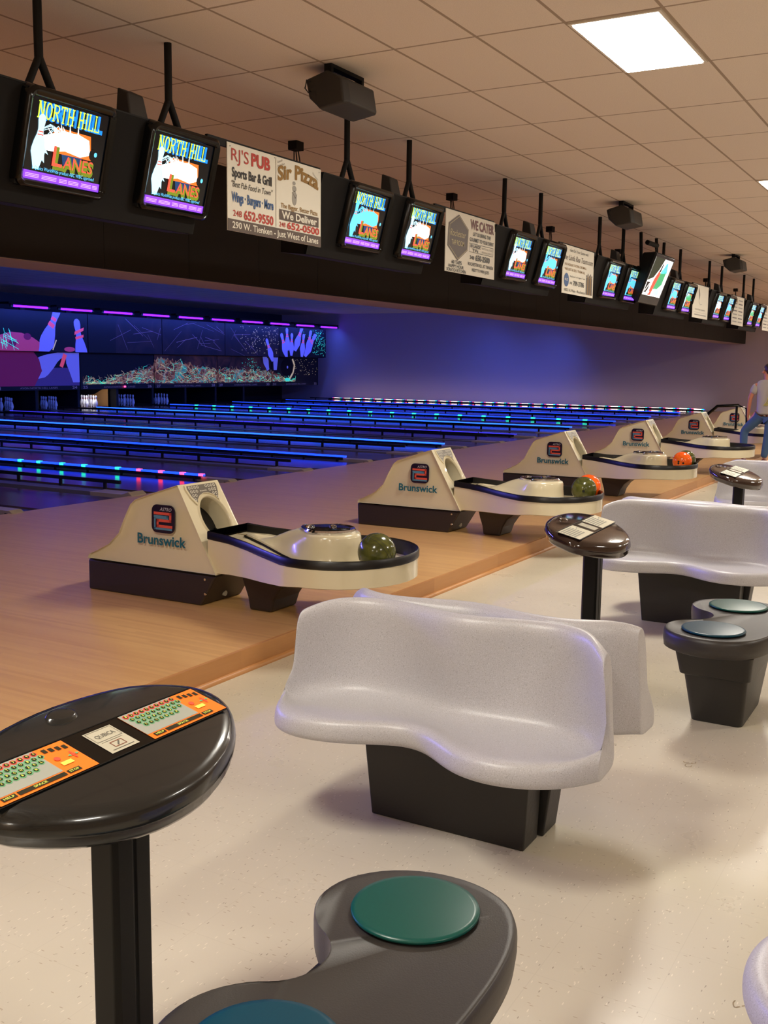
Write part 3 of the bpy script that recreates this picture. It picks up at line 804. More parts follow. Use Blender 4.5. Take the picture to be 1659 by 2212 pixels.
# signs on the rail between the boxes
def sign_base(name, x, label):
    t = thing('hanging_sign', label, 'sign', (x, 4.72, 2.525), 0)
    b = MB(); b.box(0, 1.19, .002, .008, 0, .60, 'white'); b.build('sign_board', t)
    return t
W1 = 1.19
t = sign_base('s', 6.0, 'white pub and pizza advertising sign, first sign from the left')
p = Pic(); N = 'ink_k'
p.text("RJ'S", .045, .482, .245, .085, 'ink_r', 2); p.text('PUB', .275, .482, .505, .085, 'ink_r', 2, .04)
p.text('Sports Bar & Grill', .05, .375, .525, .062, N, 2, .03); p.text('"Best Pub Food in Town"', .045, .305, .535, .042, 'ink_k', 2, 0, .3)
p.text('Wings \u00b7 Burgers \u00b7 More', .045, .205, .545, .065, 'ink_b', 2, .03)
p.text('248', .06, .105, .16, .042, 'ink_r', 2, .01); p.text('652-9550', .185, .095, .545, .062, 'ink_r', 2, .03)
p.rect(.575, .09, .579, .59, 'ink_n', 2); p.rect(.0, .0, W1, .082, 'ink_n', 2)
p.text('290 W. Tienken - Just West of Lanes', .05, .022, 1.15, .045, 'white', 3, .015)
def arc(X, Y): return X, Y + .10*math.sin((X-.6)/.58*math.pi)*.45
p.text('Sir Pizza', .60, .43, 1.15, .10, 'ink_o', 2, .04, 0, arc)
p.text('Lunch', .60, .555, .66, .018, 'ink_n', 2, 0, 0, lambda X, Y: (X, Y+(X-.6)*.35)); p.text('from 11am', .60, .525, .69, .016, 'ink_n', 2, 0, 0, lambda X, Y: (X, Y+(X-.6)*.35))
p.text('Dinner', 1.07, .53, 1.15, .018, 'ink_g', 2, 0, 0, lambda X, Y: (X, Y-(X-1.1)*.5))
for cx, cy, rx, ry in ((.82, .33, .03, .055), (.82, .40, .026, .022), (.815, .44, .02, .014)): p.oval(cx, cy, rx, ry, 'ink_g', 1)
p.path([(.79, .37), (.83, .33), (.85, .36)], .005, 'ink_n', 2)
p.text('The Bigger, Better Pizza', .64, .238, 1.14, .035, 'ink_o', 2, .01)
p.rect(.62, .148, 1.155, .225, 'ink_n', 2); p.text('We Deliver', .65, .163, 1.13, .052, 'white', 3, .03)
p.text('248', .62, .098, .70, .034, 'ink_r', 2, .01); p.text('652-0500', .72, .092, 1.165, .05, 'ink_r', 2, .03)
for x, z in ((.03, .575), (.56, .585), (1.16, .575)): p.oval(x, z, .004, .004, 'ink_k', 3, 8)
p.build('sign_print', t)
t = sign_base('s', 9.42, 'white sign with a brown hexagon badge, WE CATER sign, second from the left')
p = Pic()
hexp = [(.29, .575), (.52, .45), (.50, .24), (.27, .12), (.04, .25), (.06, .47)]
p.area(hexp, 'ink_n', 1); p.path([(.29+(x-.28)*.92, .348+(z-.348)*.92) for x, z in hexp+hexp[:1]], .005, 'gold', 2)
p.text('Rochester', .09, .355, .46, .065, 'gold', 3, 0, .35); p.text('TAP ROOM', .13, .27, .42, .05, 'gold', 3, .01)
p.text('60 TAPS', .14, .085, .37, .035, N, 2, .02); p.text('HAPPY HOUR', .07, .045, .42, .032, N, 2, .02); p.text('SCRATCH KITCHEN', .03, .008, .47, .03, N, 2, .02)
p.text('WE CATER', .56, .47, 1.15, .09, 'ink_m', 2, .04); p.text('LET US BRING THE', .63, .405, 1.07, .036, N, 2, .02); p.text('GOURMET TO YOUR EVENT', .55, .345, 1.15, .036, N, 2, .02)
p.ring(.54, .235, 1.14, .325, .004, N, 2); p.text('18 LARGE', .57, .285, .82, .03, N, 3, .02); p.text('TVs', .62, .245, .76, .03, N, 3, .02); p.text('WATCH ALL YOUR', .85, .287, 1.12, .02, 'ink_g', 3); p.text('SPORTING EVENTS', .85, .248, 1.12, .02, 'ink_g', 3)
p.text('248', .56, .165, .67, .035, N, 2, .02); p.text('650-2500', .70, .16, 1.06, .055, N, 2, .03)
p.text('ROCHESTER RD. AT TIENKEN', .52, .10, 1.15, .032, N, 2, .02); p.text('NEXT TO PAPA JOE\'S', .62, .045, 1.05, .03, N, 2, .02)
p.build('sign_print', t)
t = sign_base('s', 12.70, 'white estate agent team sign with a row of people, third from the left')
p = Pic()
p.text('Get On Your Game with', .25, .53, .95, .035, 'ink_k', 2, 0, .2); p.text('the Linda Rea Team.com', .04, .42, 1.14, .07, 'ink_n', 2, 0, .35)
p.text('NO HOUSE TOO BIG OR SMALL', .08, .35, .9, .03, 'ink_o', 2, .01); p.text('WE LIST & SELL THEM ALL', .08, .29, .85, .03, 'ink_o', 2, .01)
p.oval(.15, .17, .09, .085, 'ink_b', 1); p.text('RE', .09, .16, .2, .03, 'white', 2)
p.text("Rochester's #1 Agent / Team", .28, .215, .85, .022, 'ink_k', 2); p.text('248', .27, .125, .36, .03, 'ink_k', 2); p.text('709-3786', .40, .115, .82, .06, 'ink_k', 2, .02)
p.text('1002 N. Main - Rochester', .08, .03, .88, .035, 'ink_k', 2)
for k in range(5): p.rect(.90+k*.05, .03, .94+k*.05, .25+.02*(k % 2), 'ink_o' if k % 2 else 'ink_n', 2); p.oval(.92+k*.05, .27+.02*(k % 2), .016, .02, 'ink_n', 2, 8)
p.build('sign_print', t)
for x, lab, kind in ((19.42, 'white sign with a dark feather mark, just right of the large tilted television', 0), (22.78, 'white sign with two columns of small print, second last sign', 1), (26.25, 'white sign cut off by the right edge of the photo', 1)):
    t = sign_base('s', x, lab); p = Pic()
    if kind == 0:
        p.area([(.42, .56), (.45, .45), (.5, .33), (.52, .42), (.48, .5)], 'ink_n', 1); p.path([(.45, .3), (.55, .25), (.7, .26)], .008, 'ink_g', 1)
        p.text('NOTRE DAME', .2, .14, .95, .03, 'ink_g', 1); p.rect(.1, .10, 1.1, .104, 'ink_g', 1); p.rect(.15, .05, 1.05, .07, 'ink_g', 1)
    else:
        for r_ in range(7):
            for c_ in range(2): p.rect(.08+c_*.55, .06+r_*.075, .5+c_*.55, .085+r_*.075, 'ink_n' if r_ % 2 else 'ink_g', 1)
        p.rect(.1, .47, .5, .56, 'ink_o', 2)
    p.build('sign_print', t)

# large tilted television hung in front of the fourth box
t = thing('television', 'large tilted television showing a red figure and a blue peak', 'television', (15.80, 4.42, 3.245), 0)
t.rotation_euler = (R(20), 0, 0)
b = MB(); b.hexa([(-.05, 0, -.72), (1.02, 0, -.72), (.92, .16, -.66), (.04, .16, -.66)], [(-.05, 0, .07), (1.02, 0, .07), (.92, .22, .0), (.04, .22, .0)], 'black'); b.build('case', t, bevel=.02)
b = MB(); b.box(-.04, 1.01, -.012, .0, -.70, .05, 'gloss'); b.build('bezel', t, bevel=.008)
p = Pic(); p.rect(0, 0, .96, .58, 'tv_w', 0)
p.area([(0, .22), (0, .58), (.50, .58), (.40, .42), (.25, .28)], 'tv_dg', 1); p.area([(.52, .36), (.66, .53), (.74, .53), (.84, .38)], 'tv_cy', 1)
p.area([(.35, .12), (.55, .42), (.8, .40), (.8, .2), (.6, .1)], 'tv_gr', 1); p.area([(.25, .01), (.30, .25), (.42, .40), (.52, .36), (.44, .15), (.40, .01)], 'tv_r', 2)
p.area([(.42, .38), (.48, .52), (.52, .50), (.50, .38)], 'tv_k', 3); p.rect(.02, .04, .18, .2, 'tv_k', 2); p.line(.05, .06, .16, .18, .02, 'tv_w', 3); p.rect(.14, .03, .30, .07, 'tv_w', 3); p.rect(.50, .02, .8, .12, 'tv_c', 2)
p.build('screen', t, (.0, -.0135, -.575))
for x, z in ((16.62, 2.98), (17.50, 3.19)):
    b = MB(); b.tube([(x, 4.90, ZC), (x-.02, 4.86, z)], .026, 'black', 10); tag(b.build('hanger_pole', smooth=60), 'black pole holding the large television, %s one' % ('left' if x < 17 else 'right'), 'pole', 'poles of the large television')
b = MB(); b.tube([(16.85, 4.86, 3.58), (17.2, 4.80, 3.56)], .04, 'black', 8); b.tube([(17.2, 4.8, 3.56), (17.3, 4.85, 3.48), (17.48, 4.9, 3.48)], .008, 'cable', 6)
tag(b.build('small_camera', smooth=50), 'small black cylinder camera fixed between the television poles', 'camera')

# ceiling loudspeakers
spk0 = None
for n, (x, y) in enumerate([(6.74, 4.24), (13.64, 4.24), (20.6, 4.26)]):
    lab = ['large black wedge loudspeaker under the ceiling, the nearest one', 'black wedge loudspeaker under the ceiling, the middle one', 'black wedge loudspeaker under the ceiling, the farthest one'][n]
    if spk0 is None:
        t = spk0 = thing('ceiling_speaker', lab, 'speaker', (x, y, ZC), 0, 'ceiling loudspeakers')
        b = MB()
        # side profile in y,z
        pr = [(.19, -.10), (.16, -.22), (.05, -.315), (-.19, -.285), (-.16, -.12), (-.02, -.055)]
        b.loft([[(X, y_*(.82 if abs(X) > .2 else 1), z_+(0)) for y_, z_ in pr] for X in (-.24, -.19, .17, .22)], 'spk'); b.build('speaker_box', t, bevel=.012)
        b = MB(); b.box(-.20, .25, -.03, .03, -.025, 0, 'black'); b.box(-.20, -.17, -.03, .03, -.10, -.02, 'black'); b.box(.22, .25, -.03, .03, -.14, -.02, 'black'); b.build('bracket', t)
        b = MB(); b.tube([(-.23, .12, -.12), (-.29, .12, -.12), (-.31, .12, -.18), (-.27, .12, -.2), (-.23, .12, -.18)], .005, 'cable', 6); b.build('cable', t)
    else: copy_thing(spk0, (x, y, ZC), lab)

# ============================================================ BALL RETURNS
def cutter_bool(o, cut):
    md = o.modifiers.new('b', 'BOOLEAN'); md.operation = 'DIFFERENCE'; md.object = cut; md.solver = 'EXACT'
    dg = bpy.context.evaluated_depsgraph_get(); dg.update()
    me = bpy.data.meshes.new_from_object(o.evaluated_get(dg))
    o.modifiers.clear(); o.data = me; bpy.data.objects.remove(cut)
BX = 5.09
FS = math.atan2(.306, .529)         # lean of the hood front
def facep(a, b_, d=0):              # on the hood's front: a across, b up the slope, d out of it
    y = 3.948+b_*math.sin(FS)-d*math.cos(FS); z = .322+b_*math.cos(FS)+d*math.sin(FS)
    return (a, y, z)
def ball_return(label):
    t = thing('ball_return', label, 'ball return', (BX, 0, 0), 0, 'ball returns on the approach')
    # plinth
    b = MB()
    b.hexa([(-.215, 4.07, .1205), (.185, 4.07, .1205), (.20, 5.0, .1205), (-.225, 5.0, .1205)], [(-.205, 3.955, .315), (.205, 3.955, .315), (.205, 5.02, .315), (-.205, 5.02, .315)], 'brown')
    b.build('plinth', t, bevel=.012)
    b = MB()
    for z in (.29, .20): b.tube([(-.212, 4.03, z), (-.222, 4.03, z)], .008, 'chrome', 8)
    b.tube([(-.02, 4.05, .17), (-.02, 4.03, .168)], .018, 'lbl', 8)
    b.build('screw', t)
    # hood
    pr = [(3.948, .322), (4.254, .851), (4.40, .805), (4.60, .737), (4.640, .705), (4.69, .614), (4.742, .508), (4.83, .43), (4.93, .38), (5.0, .350), (5.014, .322)]
    def hoodloop(X, k, sh): 
        cy, cz = 4.4, .5
        return [(X, cy+(y-cy)*k, (cz+(z-cz)*k) if z > .33 else z) for y, z in pr]
    b = MB(); b.loft([hoodloop(-.185, .985, 0), hoodloop(-.20, .995, 0), hoodloop(-.203, 1, 0), hoodloop(.147, 1, 0), hoodloop(.15, 1, 0), hoodloop(.165, .985, 0)], 'cream')
    vs = []
    for i, (x, y, z) in enumerate(b.v):       # side walls widen a little to the bottom
        k = 1+(.85-z)*.14; vs.append((x*k if x < 0 else (x+.03)*k, y, z))
    b.v = vs
    hood = b.build('hood', t)
    c = MB(); ov = [(.01+.128*math.cos(R(a)), .385+.128*math.sin(R(a))) for a in range(0, 360, 10)]
    oc = [(.008+.125*math.cos(R(a)), .358+.15*math.sin(R(a))) for a in range(0, 360, 10)]
    c.loft([[facep(x, y, .05) for x, y in oc], [facep(x, y, -.13) for x, y in oc]], 'cream')
    cut = c.build('cut'); cut.location = (BX, 0, 0)
    cutter_bool(hood, cut)
    hood.data.shade_smooth(); hood.data.set_sharp_from_angle(angle=R(28))
    bv = hood.modifiers.new('bevel', 'BEVEL'); bv.width = .012; bv.segments = 2; bv.limit_method = 'ANGLE'; bv.angle_limit = R(35)
    d = MB(); d.poly([facep(x*.99, y, -.125) for x, y in oc], 'hole')  # near-black disc: shade of the deep opening put into the colour
    for k in range(6): d.tube([facep(-.09+k*.04, .30+.03*(k % 2), -.12), facep(-.09+k*.04, .27, -.09)], .008, 'gloss', 6)
    d.build('opening_dark', t)
    # ring round the opening and control plate
    r = MB(); n = 36
    def ringloop(kx, ky, dd): return [facep(.008+kx*math.cos(2*math.pi*i/n), .358+ky*math.sin(2*math.pi*i/n), dd) for i in range(n)]
    r.loft([ringloop(.123, .148, -.01), ringloop(.125, .150, .006), ringloop(.132, .157, .010), ringloop(.142, .168, .0)], 'cream', cap=False); r.build('opening_rim', t, smooth=60)
    pl = []
    ou = [(-.15, .60), (.15, .60), (.155, .575), (.14, .515), (.11, .46)] ; inn = [(.008+.15*math.cos(R(a)), .358+.175*math.sin(R(a))) for a in (46, 62, 80, 98, 116, 134)]
    ou2 = [(-.105, .46), (-.14, .515), (-.155, .575)]
    shp = ou+inn+ou2
    q = MB(); q.loft([[facep(x, y, .0) for x, y in shp], [facep(x, y, .008) for x, y in shp]], 'cream'); q.build('plate_surround', t)
    shp2 = [(x*.92, .535+(y-.535)*.84+.003) for x, y in shp]
    q = MB(); q.poly([facep(x, y, .0086) for x, y in shp2], 'plate')
    for s in (-1, 1):
        for row in range(4):
            for k in range(4-row):
                cx = s*(.118-.026*k - (0.004*row)); cy = .578-row*.027
                pts = [(cx+.010*math.cos(2*math.pi*i/12), cy+.010*math.sin(2*math.pi*i/12)) for i in range(12)]
                pin_ = [(cx+.006*math.cos(2*math.pi*i/12), cy+.006*math.sin(2*math.pi*i/12)) for i in range(12)]
                q.poly([facep(x, y, .0092) for x, y in pts], 'plate_l'); q.poly([facep(x, y, .0098) for x, y in pin_], 'plate')
    vs, fs, w = glyphs('Brunswick', .02, 0, 2)
    q.raw([facep(-.032+u*.064, .545+v*.016, .0095) for u, v in vs], fs, 'plate_l')
    q.build('control_plate', t)
    # badge and lettering on the camera-side flank
    def flank(y, z, d=0): return (-(.203*(1+(.85-z)*.14))-.0035-d, y, z)
    g = MB()
    def rrect(y0, y1, z0, z1, r, d, mt, n=5):
        pts = []
        for cy, cz, a0 in ((y1-r, z1-r, 0), (y0+r, z1-r, 90), (y0+r, z0+r, 180), (y1-r, z0+r, 270)):
            for k in range(n+1): a = R(a0+90*k/n); pts.append(flank(cy+r*math.cos(a), cz+r*math.sin(a), d))
        return pts
    g.loft([rrect(4.268, 4.452, .547, .722, .04, -.004, 0), rrect(4.268, 4.452, .547, .722, .04, .004, 0)], 'badge')
    def stroke(pts, w, mt, d):
        # mitred band along pts (y,z) -> right of picture is -y
        for a, c_ in zip(pts, pts[1:]):
            dy, dz = c_[0]-a[0], c_[1]-a[1]; L = math.hypot(dy, dz); ny, nz = -dz/L*w/2, dy/L*w/2; ey, ez = dy/L*w*.5, dz/L*w*.5
            g.poly([flank(a[0]+ny-ey, a[1]+nz-ez, d), flank(a[0]-ny-ey, a[1]-nz-ez, d), flank(c_[0]-ny+ey, c_[1]-nz+ez, d), flank(c_[0]+ny+ey, c_[1]+nz+ez, d)], mt)
    # red: top bar -> down right -> middle -> left lower start -> bottom ; blue: nested inside, offset
    stroke([(4.426, .668), (4.300, .668), (4.300, .624), (4.402, .624), (4.402, .588), (4.292, .588)], .017, 'badge_r', .0046)
    stroke([(4.426, .648), (4.322, .648), (4.322, .641)], .015, 'badge_b', .0050)
    stroke([(4.322, .640), (4.425, .640), (4.425, .572), (4.292, .572)], .013, 'badge_b', .0048)
    vs, fs, w = glyphs('ASTRO', .01, .3, 2)
    g.raw([flank(4.385-u*.095, .685+v*.03, .0052) for u, v in vs], fs, 'badge_s')
    g.build('badge', t)
    vs, fs, w = glyphs('Brunswick', .025, 0, 4)
    g = MB(); g.raw([flank(4.572-u*.395, .470+v*.088, .001) for u, v in vs], fs, 'teal'); g.build('lettering', t)
    # tray: outline around an oval, neck at the hood
    def outline(sc=0.0):
        pts = []
        cx, cy, rx, ry = .025, 3.19, .465-sc, .43-sc
        for a in range(-200, 21, 10):
            pts.append((cx+rx*math.cos(R(a)), cy+ry*math.sin(R(a))))
        # a from -200 (left, slightly above) round the front to 20 (right, above)
        l, r_ = pts[0], pts[-1]
        neck = .20-sc
        left = [(-neck, 4.02), (-neck, 3.86), (-neck-.045, 3.70), (-neck-.12, 3.52)]
        right = [(neck+.15, 3.52), (neck+.075, 3.70), (neck+.02, 3.86), (neck, 4.02)]
        return left+pts+right
    def zoff(y): return max(0, (y-3.45))*.09   # the tray climbs a little to the hood
    b = MB()
    o0, o1 = outline(0), outline(.012)
    def lp(o, z, z2=None): return [(x, y, z+zoff(y)+((z2 or 0)*max(0, (y-3.2)/.8))) for x, y in o]
    b.loft([lp(outline(.02), .375, -.10), lp(o0, .382, -.10), lp(o0, .485), lp(o1, .492)], 'cream', cap=False)
    b.build('tray_skirt', t, smooth=50)
    b = MB(); b.loft([lp(o0, .486), lp(outline(-.006), .49), lp(outline(-.006), .53), lp(outline(0), .537), lp(outline(.012), .53), lp(outline(.014), .42)], 'rubber', cap=False); b.build('rubber_rim', t, smooth=50)
    # deck with grooves
    def dk(y): k = max(0, min(1, (y-3.30)/.62)); return .447+.085*k*k*(3-2*k)
    o = outline(.012); N2 = len(o)//2
    b = MB()
    for i in range(N2): 
        p0, p1, q0, q1 = o[i], o[i+1], o[-1-i], o[-2-i]
        b.poly([(p0[0], p0[1], dk(p0[1])), (p1[0], p1[1], dk(p1[1])), (q1[0], q1[1], dk(q1[1])), (q0[0], q0[1], dk(q0[1]))], 'cream')
    b.build('tray_deck', t, smooth=30)
    g = MB()
    for sc in (.12, .20):
        o = outline(sc)
        if sc == .20: o = o[3:-3]
        for a, c_ in zip(o, o[1:]):
            dx, dy = c_[0]-a[0], c_[1]-a[1]; L = math.hypot(dx, dy) or 1; nx, ny = -dy/L*.007, dx/L*.007
            g.poly([(a[0]+nx, a[1]+ny, dk(a[1])+.003), (a[0]-nx, a[1]-ny, dk(a[1])+.003), (c_[0]-nx, c_[1]-ny, dk(c_[1])+.003), (c_[0]+nx, c_[1]+ny, dk(c_[1])+.003)], 'cream_in')
    g.build('guide_grooves', t)
    # island with its chrome top
    def teardrop(k, tail, z, cy=3.32, w=.20, n=30):
        pts = []
        for i in range(n):
            a = 2*math.pi*i/n; c_, s_ = math.cos(a), math.sin(a)
            y = cy+(s_*.23*k if s_ < 0 else (s_**1.25)*tail); x = .03+w*k*c_*(1 if s_ < 0 else (1-.55*s_**1.2))
            pts.append((x, y, z+((dk(y)-.447)*max(0, min(1, (.52-z)/.05)) if z < .52 else 0)))
        return pts
    b = MB(); b.loft([teardrop(1.09, .60, .44), teardrop(1.09, .60, .456), teardrop(1.06, .59, .460)], 'rubber', cap=False); b.build('island_gasket', t, smooth=60)
    b = MB(); b.loft([teardrop(1.05, .59, .45), teardrop(1.02, .57, .468), teardrop(.985, .49, .505), teardrop(.965, .38, .55), teardrop(.95, .26, .600), teardrop(.92, .21, .616), teardrop(.86, .19, .622)], 'cream'); b.build('island', t, smooth=60)
    b = MB(); b.loft([teardrop(.80, .165, .618), teardrop(.82, .17, .635), teardrop(.78, .16, .645), teardrop(.70, .145, .640)], 'chrome'); b.build('chrome_top', t, smooth=40)
    b = MB(); b.loft([teardrop(.66, .135, .641), teardrop(.64, .13, .644)], 'gloss')
    for cx, cy, r_ in ((-.02, 3.40, .03), (.05, 3.28, .022)): b.lathe([(r_, 0), (r_, .012), (r_*.6, .016), (r_*.2, .010)], 'chrome', 14, (cx, cy, .642))
    b.build('hand_dryer_grille', t, smooth=40)
    # leg under the tray
    b = MB()
    def rect(w, y0, y1, z): return [(-w+.0, y0, z), (w, y0, z), (w, y1, z), (-w, y1, z)]
    b.loft([rect(.135, 3.60, 3.76, .1205), rect(.14, 3.575, 3.77, .20), rect(.15, 3.53, 3.79, .27), rect(.16, 3.46, 3.80, .325), rect(.17, 3.40, 3.82, .39)], 'brown'); b.build('leg', t, bevel=.015)
    return t
BRL = ['cream ball return machine in the foreground, the nearest one', 'second nearest cream ball return with a green and an orange ball', 'third cream ball return with an orange ball in front of a green one',
       'fourth cream ball return, its tray empty, left of the person', 'fifth ball return behind the handrail, partly behind the person', 'sixth and farthest cream ball return at the right edge']
br0 = ball_return(BRL[0])
for n in range(1, 6): copy_thing(br0, (BX+3.4*n, 0, 0), BRL[n])
# bowling balls
def ball(name, x, y, mt, label, holes, band=False):
    t = thing(name, label, 'bowling ball', (x, y, .449), 0, None)
    bm = bmesh.new(); bmesh.ops.create_uvsphere(bm, u_segments=40, v_segments=24, radius=.108)
    me = bpy.data.meshes.new('ball_body'); bm.to_mesh(me); bm.free(); me.materials.append(M[mt]); me.shade_smooth()
    o = bpy.data.objects.new('ball_body', me); col.objects.link(o); o.parent = t; o.location = (0, 0, .108)
    for h in holes:
        d = Vector(h).normalized(); b = MB(); c = Vector((0, 0, .108))
        b.tube([c+d*.100, c+d*.1083], .0115, 'hole', 14); b.build('finger_hole', t)
    if band:
        b = MB(); n = 48
        for off in (-.014, .006):
            loops = []
            for r_, dz in ((.1082, 0), (.1082, .0022)):
                rr_ = math.sqrt(.1083**2-(off+dz)**2)
                ax = Vector((.75, -.25, .45)).normalized(); u_ = ax.cross(Vector((0, 0, 1))).normalized(); w_ = ax.cross(u_)
                loops.append([tuple(Vector((0, 0, .108))+ax*(off+dz)*1.0+(u_*math.cos(2*math.pi*i/n)+w_*math.sin(2*math.pi*i/n))*rr_) for i in range(n)])
            b.loft(loops, 'hole', cap=False)
        b.build('ball_groove', t)
    return t
ball('bowling_ball', 4.99, 2.893, 'ball_g', 'olive green bowling ball in the tray of the nearest ball return', [], True)
ball('bowling_ball', 8.62, 2.94, 'ball_g', 'olive green ball in front of the orange one on the second ball return', [(-.95, -.3, -.05)])
ball('bowling_ball', 8.83, 2.97, 'ball_o', 'orange ball behind the green one on the second ball return', [])
ball('bowling_ball', 11.93, 2.925, 'ball_o', 'orange ball with three finger holes on the third ball return', [(-.92, .12, .02), (-.93, .13, -.17), (-.9, -.33, -.12)])
ball('bowling_ball', 12.185, 2.945, 'ball_g', 'green ball half hidden behind the orange one on the third ball return', [])

# black guard rail in front of the farthest ball return
b = MB(); b.tube([(19.6, 4.62, .1205), (19.6, 4.60, .58), (19.6, 4.22, .93), (19.6, 3.86, .955), (19.6, 3.70, .90), (19.6, 3.66, .1205)], .028, 'gloss', 10)
b.tube([(19.6, 3.88, .95), (19.6, 3.88, .1205)], .022, 'gloss', 8)
tag(b.build('guard_rail', smooth=60), 'black tubular handrail standing on the approach beside the farthest ball return', 'handrail')

# ============================================================ BENCHES
def interp(tab, y):
    tab = sorted(tab)
    if y <= tab[0][0]: return tab[0][1]
    if y >= tab[-1][0]: return tab[-1][1]
    n = len(tab)
    for k in range(n-1):
        if tab[k][0] <= y <= tab[k+1][0]:
            p0, p1, p2, p3 = tab[max(k-1, 0)], tab[k], tab[k+1], tab[min(k+2, n-1)]
            h = p2[0]-p1[0]; s = (y-p1[0])/h
            m1 = (p2[1]-p0[1])/(p2[0]-p0[0])*h; m2 = (p3[1]-p1[1])/(p3[0]-p1[0])*h
            return (2*s**3-3*s**2+1)*p1[1]+(s**3-2*s**2+s)*m1+(-2*s**3+3*s**2)*p2[1]+(s**3-s**2)*m2
XF = [(.56, -.31), (.53, -.385), (.45, -.445), (.33, -.455), (.2, -.41), (.1, -.355), (.03, -.345), (-.05, -.375), (-.14, -.45), (-.27, -.49), (-.40, -.465), (-.50, -.39), (-.56, -.29)]
XCR = [(.56, -.235), (.53, -.19), (.47, -.13), (.35, -.075), (.15, -.075), (0, -.11), (-.15, -.105), (-.35, -.09), (-.45, -.12), (-.52, -.17), (-.56, -.21)]
XB = [(.56, -.225), (.53, -.19), (.46, -.12), (.35, -.07), (.2, -.075), (.02, -.125), (-.1, -.118), (-.25, -.075), (-.38, -.07), (-.47, -.12), (-.53, -.19), (-.56, -.215)]
def bench(label, loc, rz):
    t = thing('moulded_bench', label, 'bench', loc, rz)
    ys = [-.565, -.56, -.545, -.52, -.48, -.43, -.37, -.3, -.23, -.16, -.09, -.03, .03, .09, .16, .23, .3, .37, .43, .48, .52, .545, .56, .565]
    loops = []
    for i, y in enumerate(ys):
        e = max(0, (abs(y)-.50)/.065); e2 = min(1, e)**2
        xf, xc, xb = interp(XF, max(-.56, min(.56, y))), interp(XCR, max(-.56, min(.56, y))), interp(XB, max(-.56, min(.56, y)))
        zt = .762-.04*min(1, max(0, (abs(y)-.45)/.115))**2; zs = .43+.02*e2
        xr = min(-.008, xb+.085)
        w_ = max(0, min(1, (abs(y)-.33)/.2)); w_ = w_*w_*(3-2*w_)
        rb = -.004+w_*(min(-.004, xb+.085)+.004); rm = -.006+w_*(min(-.006, xb+.08)+.006)
        pr = [(xf+.05, .362), (xf+.012, .357), (xf-.004, .375), (xf-.002, .415), (xf+.012, .436), (xf+.05, zs+.010),
              (xf*.55+xc*.45, zs-.012+.02*e2), (xc-.05, zs-.012+.03*e2), (xc-.012, zs+.008+.03*e2), (xc+.004, zs+.05+.04*e2), (xb*.7+xc*.3+.006, .58), (xb+.002, zt-.085), (xb-.002, zt-.03), (xb+.012, zt),
              (xb+.035, zt+.008), (xb+.065, zt-.002), (xr, zt-.03), (xr*.6 if w_ < .01 else xr*.6*(1-w_)+rm*w_, .6), (rm, .42), (rb, .362)]
        cxm = (xf-.0)/2
        k = 1.0
        if i in (0, len(ys)-1): k = .0
        loop = []
        for (x, z) in pr:
            yy = y*(1.035-.05*max(0, (z-.36)/.4))*1.0
            if k == 0:        # pull the end cap in a little for a rounded edge
                x = x*.97+xb*.03; z = z*.985+.5*.015
            loop.append((x, yy, z))
        loops.append(loop)
    b = MB(); b.loft(loops, 'bench'); b.build('seat_shell', t, smooth=80, subsurf=2)
    b = MB()
    b.hexa([(-.13, -.285, 0), (-.006, -.285, 0), (-.006, .30, 0), (-.13, .30, 0)], [(-.13, -.30, .372), (-.006, -.30, .372), (-.006, .345, .372), (-.13, .345, .372)], 'bench_base')
    b.build('base', t, bevel=.006)
    return t
for n, (a, c_) in enumerate([('nearest pale grey double bench, facing the camera side', 'pale grey bench back to back behind the nearest bench'),
                            ('second pale grey bench in the row, behind the second console', 'pale grey bench back to back behind the second bench'),
                            ('third pale grey bench in the row, behind the third console', 'pale grey bench back to back behind the third bench'),
                            ('fourth pale grey bench, only its rim showing at the right edge', 'pale grey bench back to back behind the fourth bench')]):
    bench(a, (3.21+3.4*n, 1.495, 0), 0); bench(c_, (3.215+3.4*n, 1.495, 0), math.pi)
bench('pale grey bench corner cut off at the bottom right of the photo', (2.37, -.16, 0), R(-90))

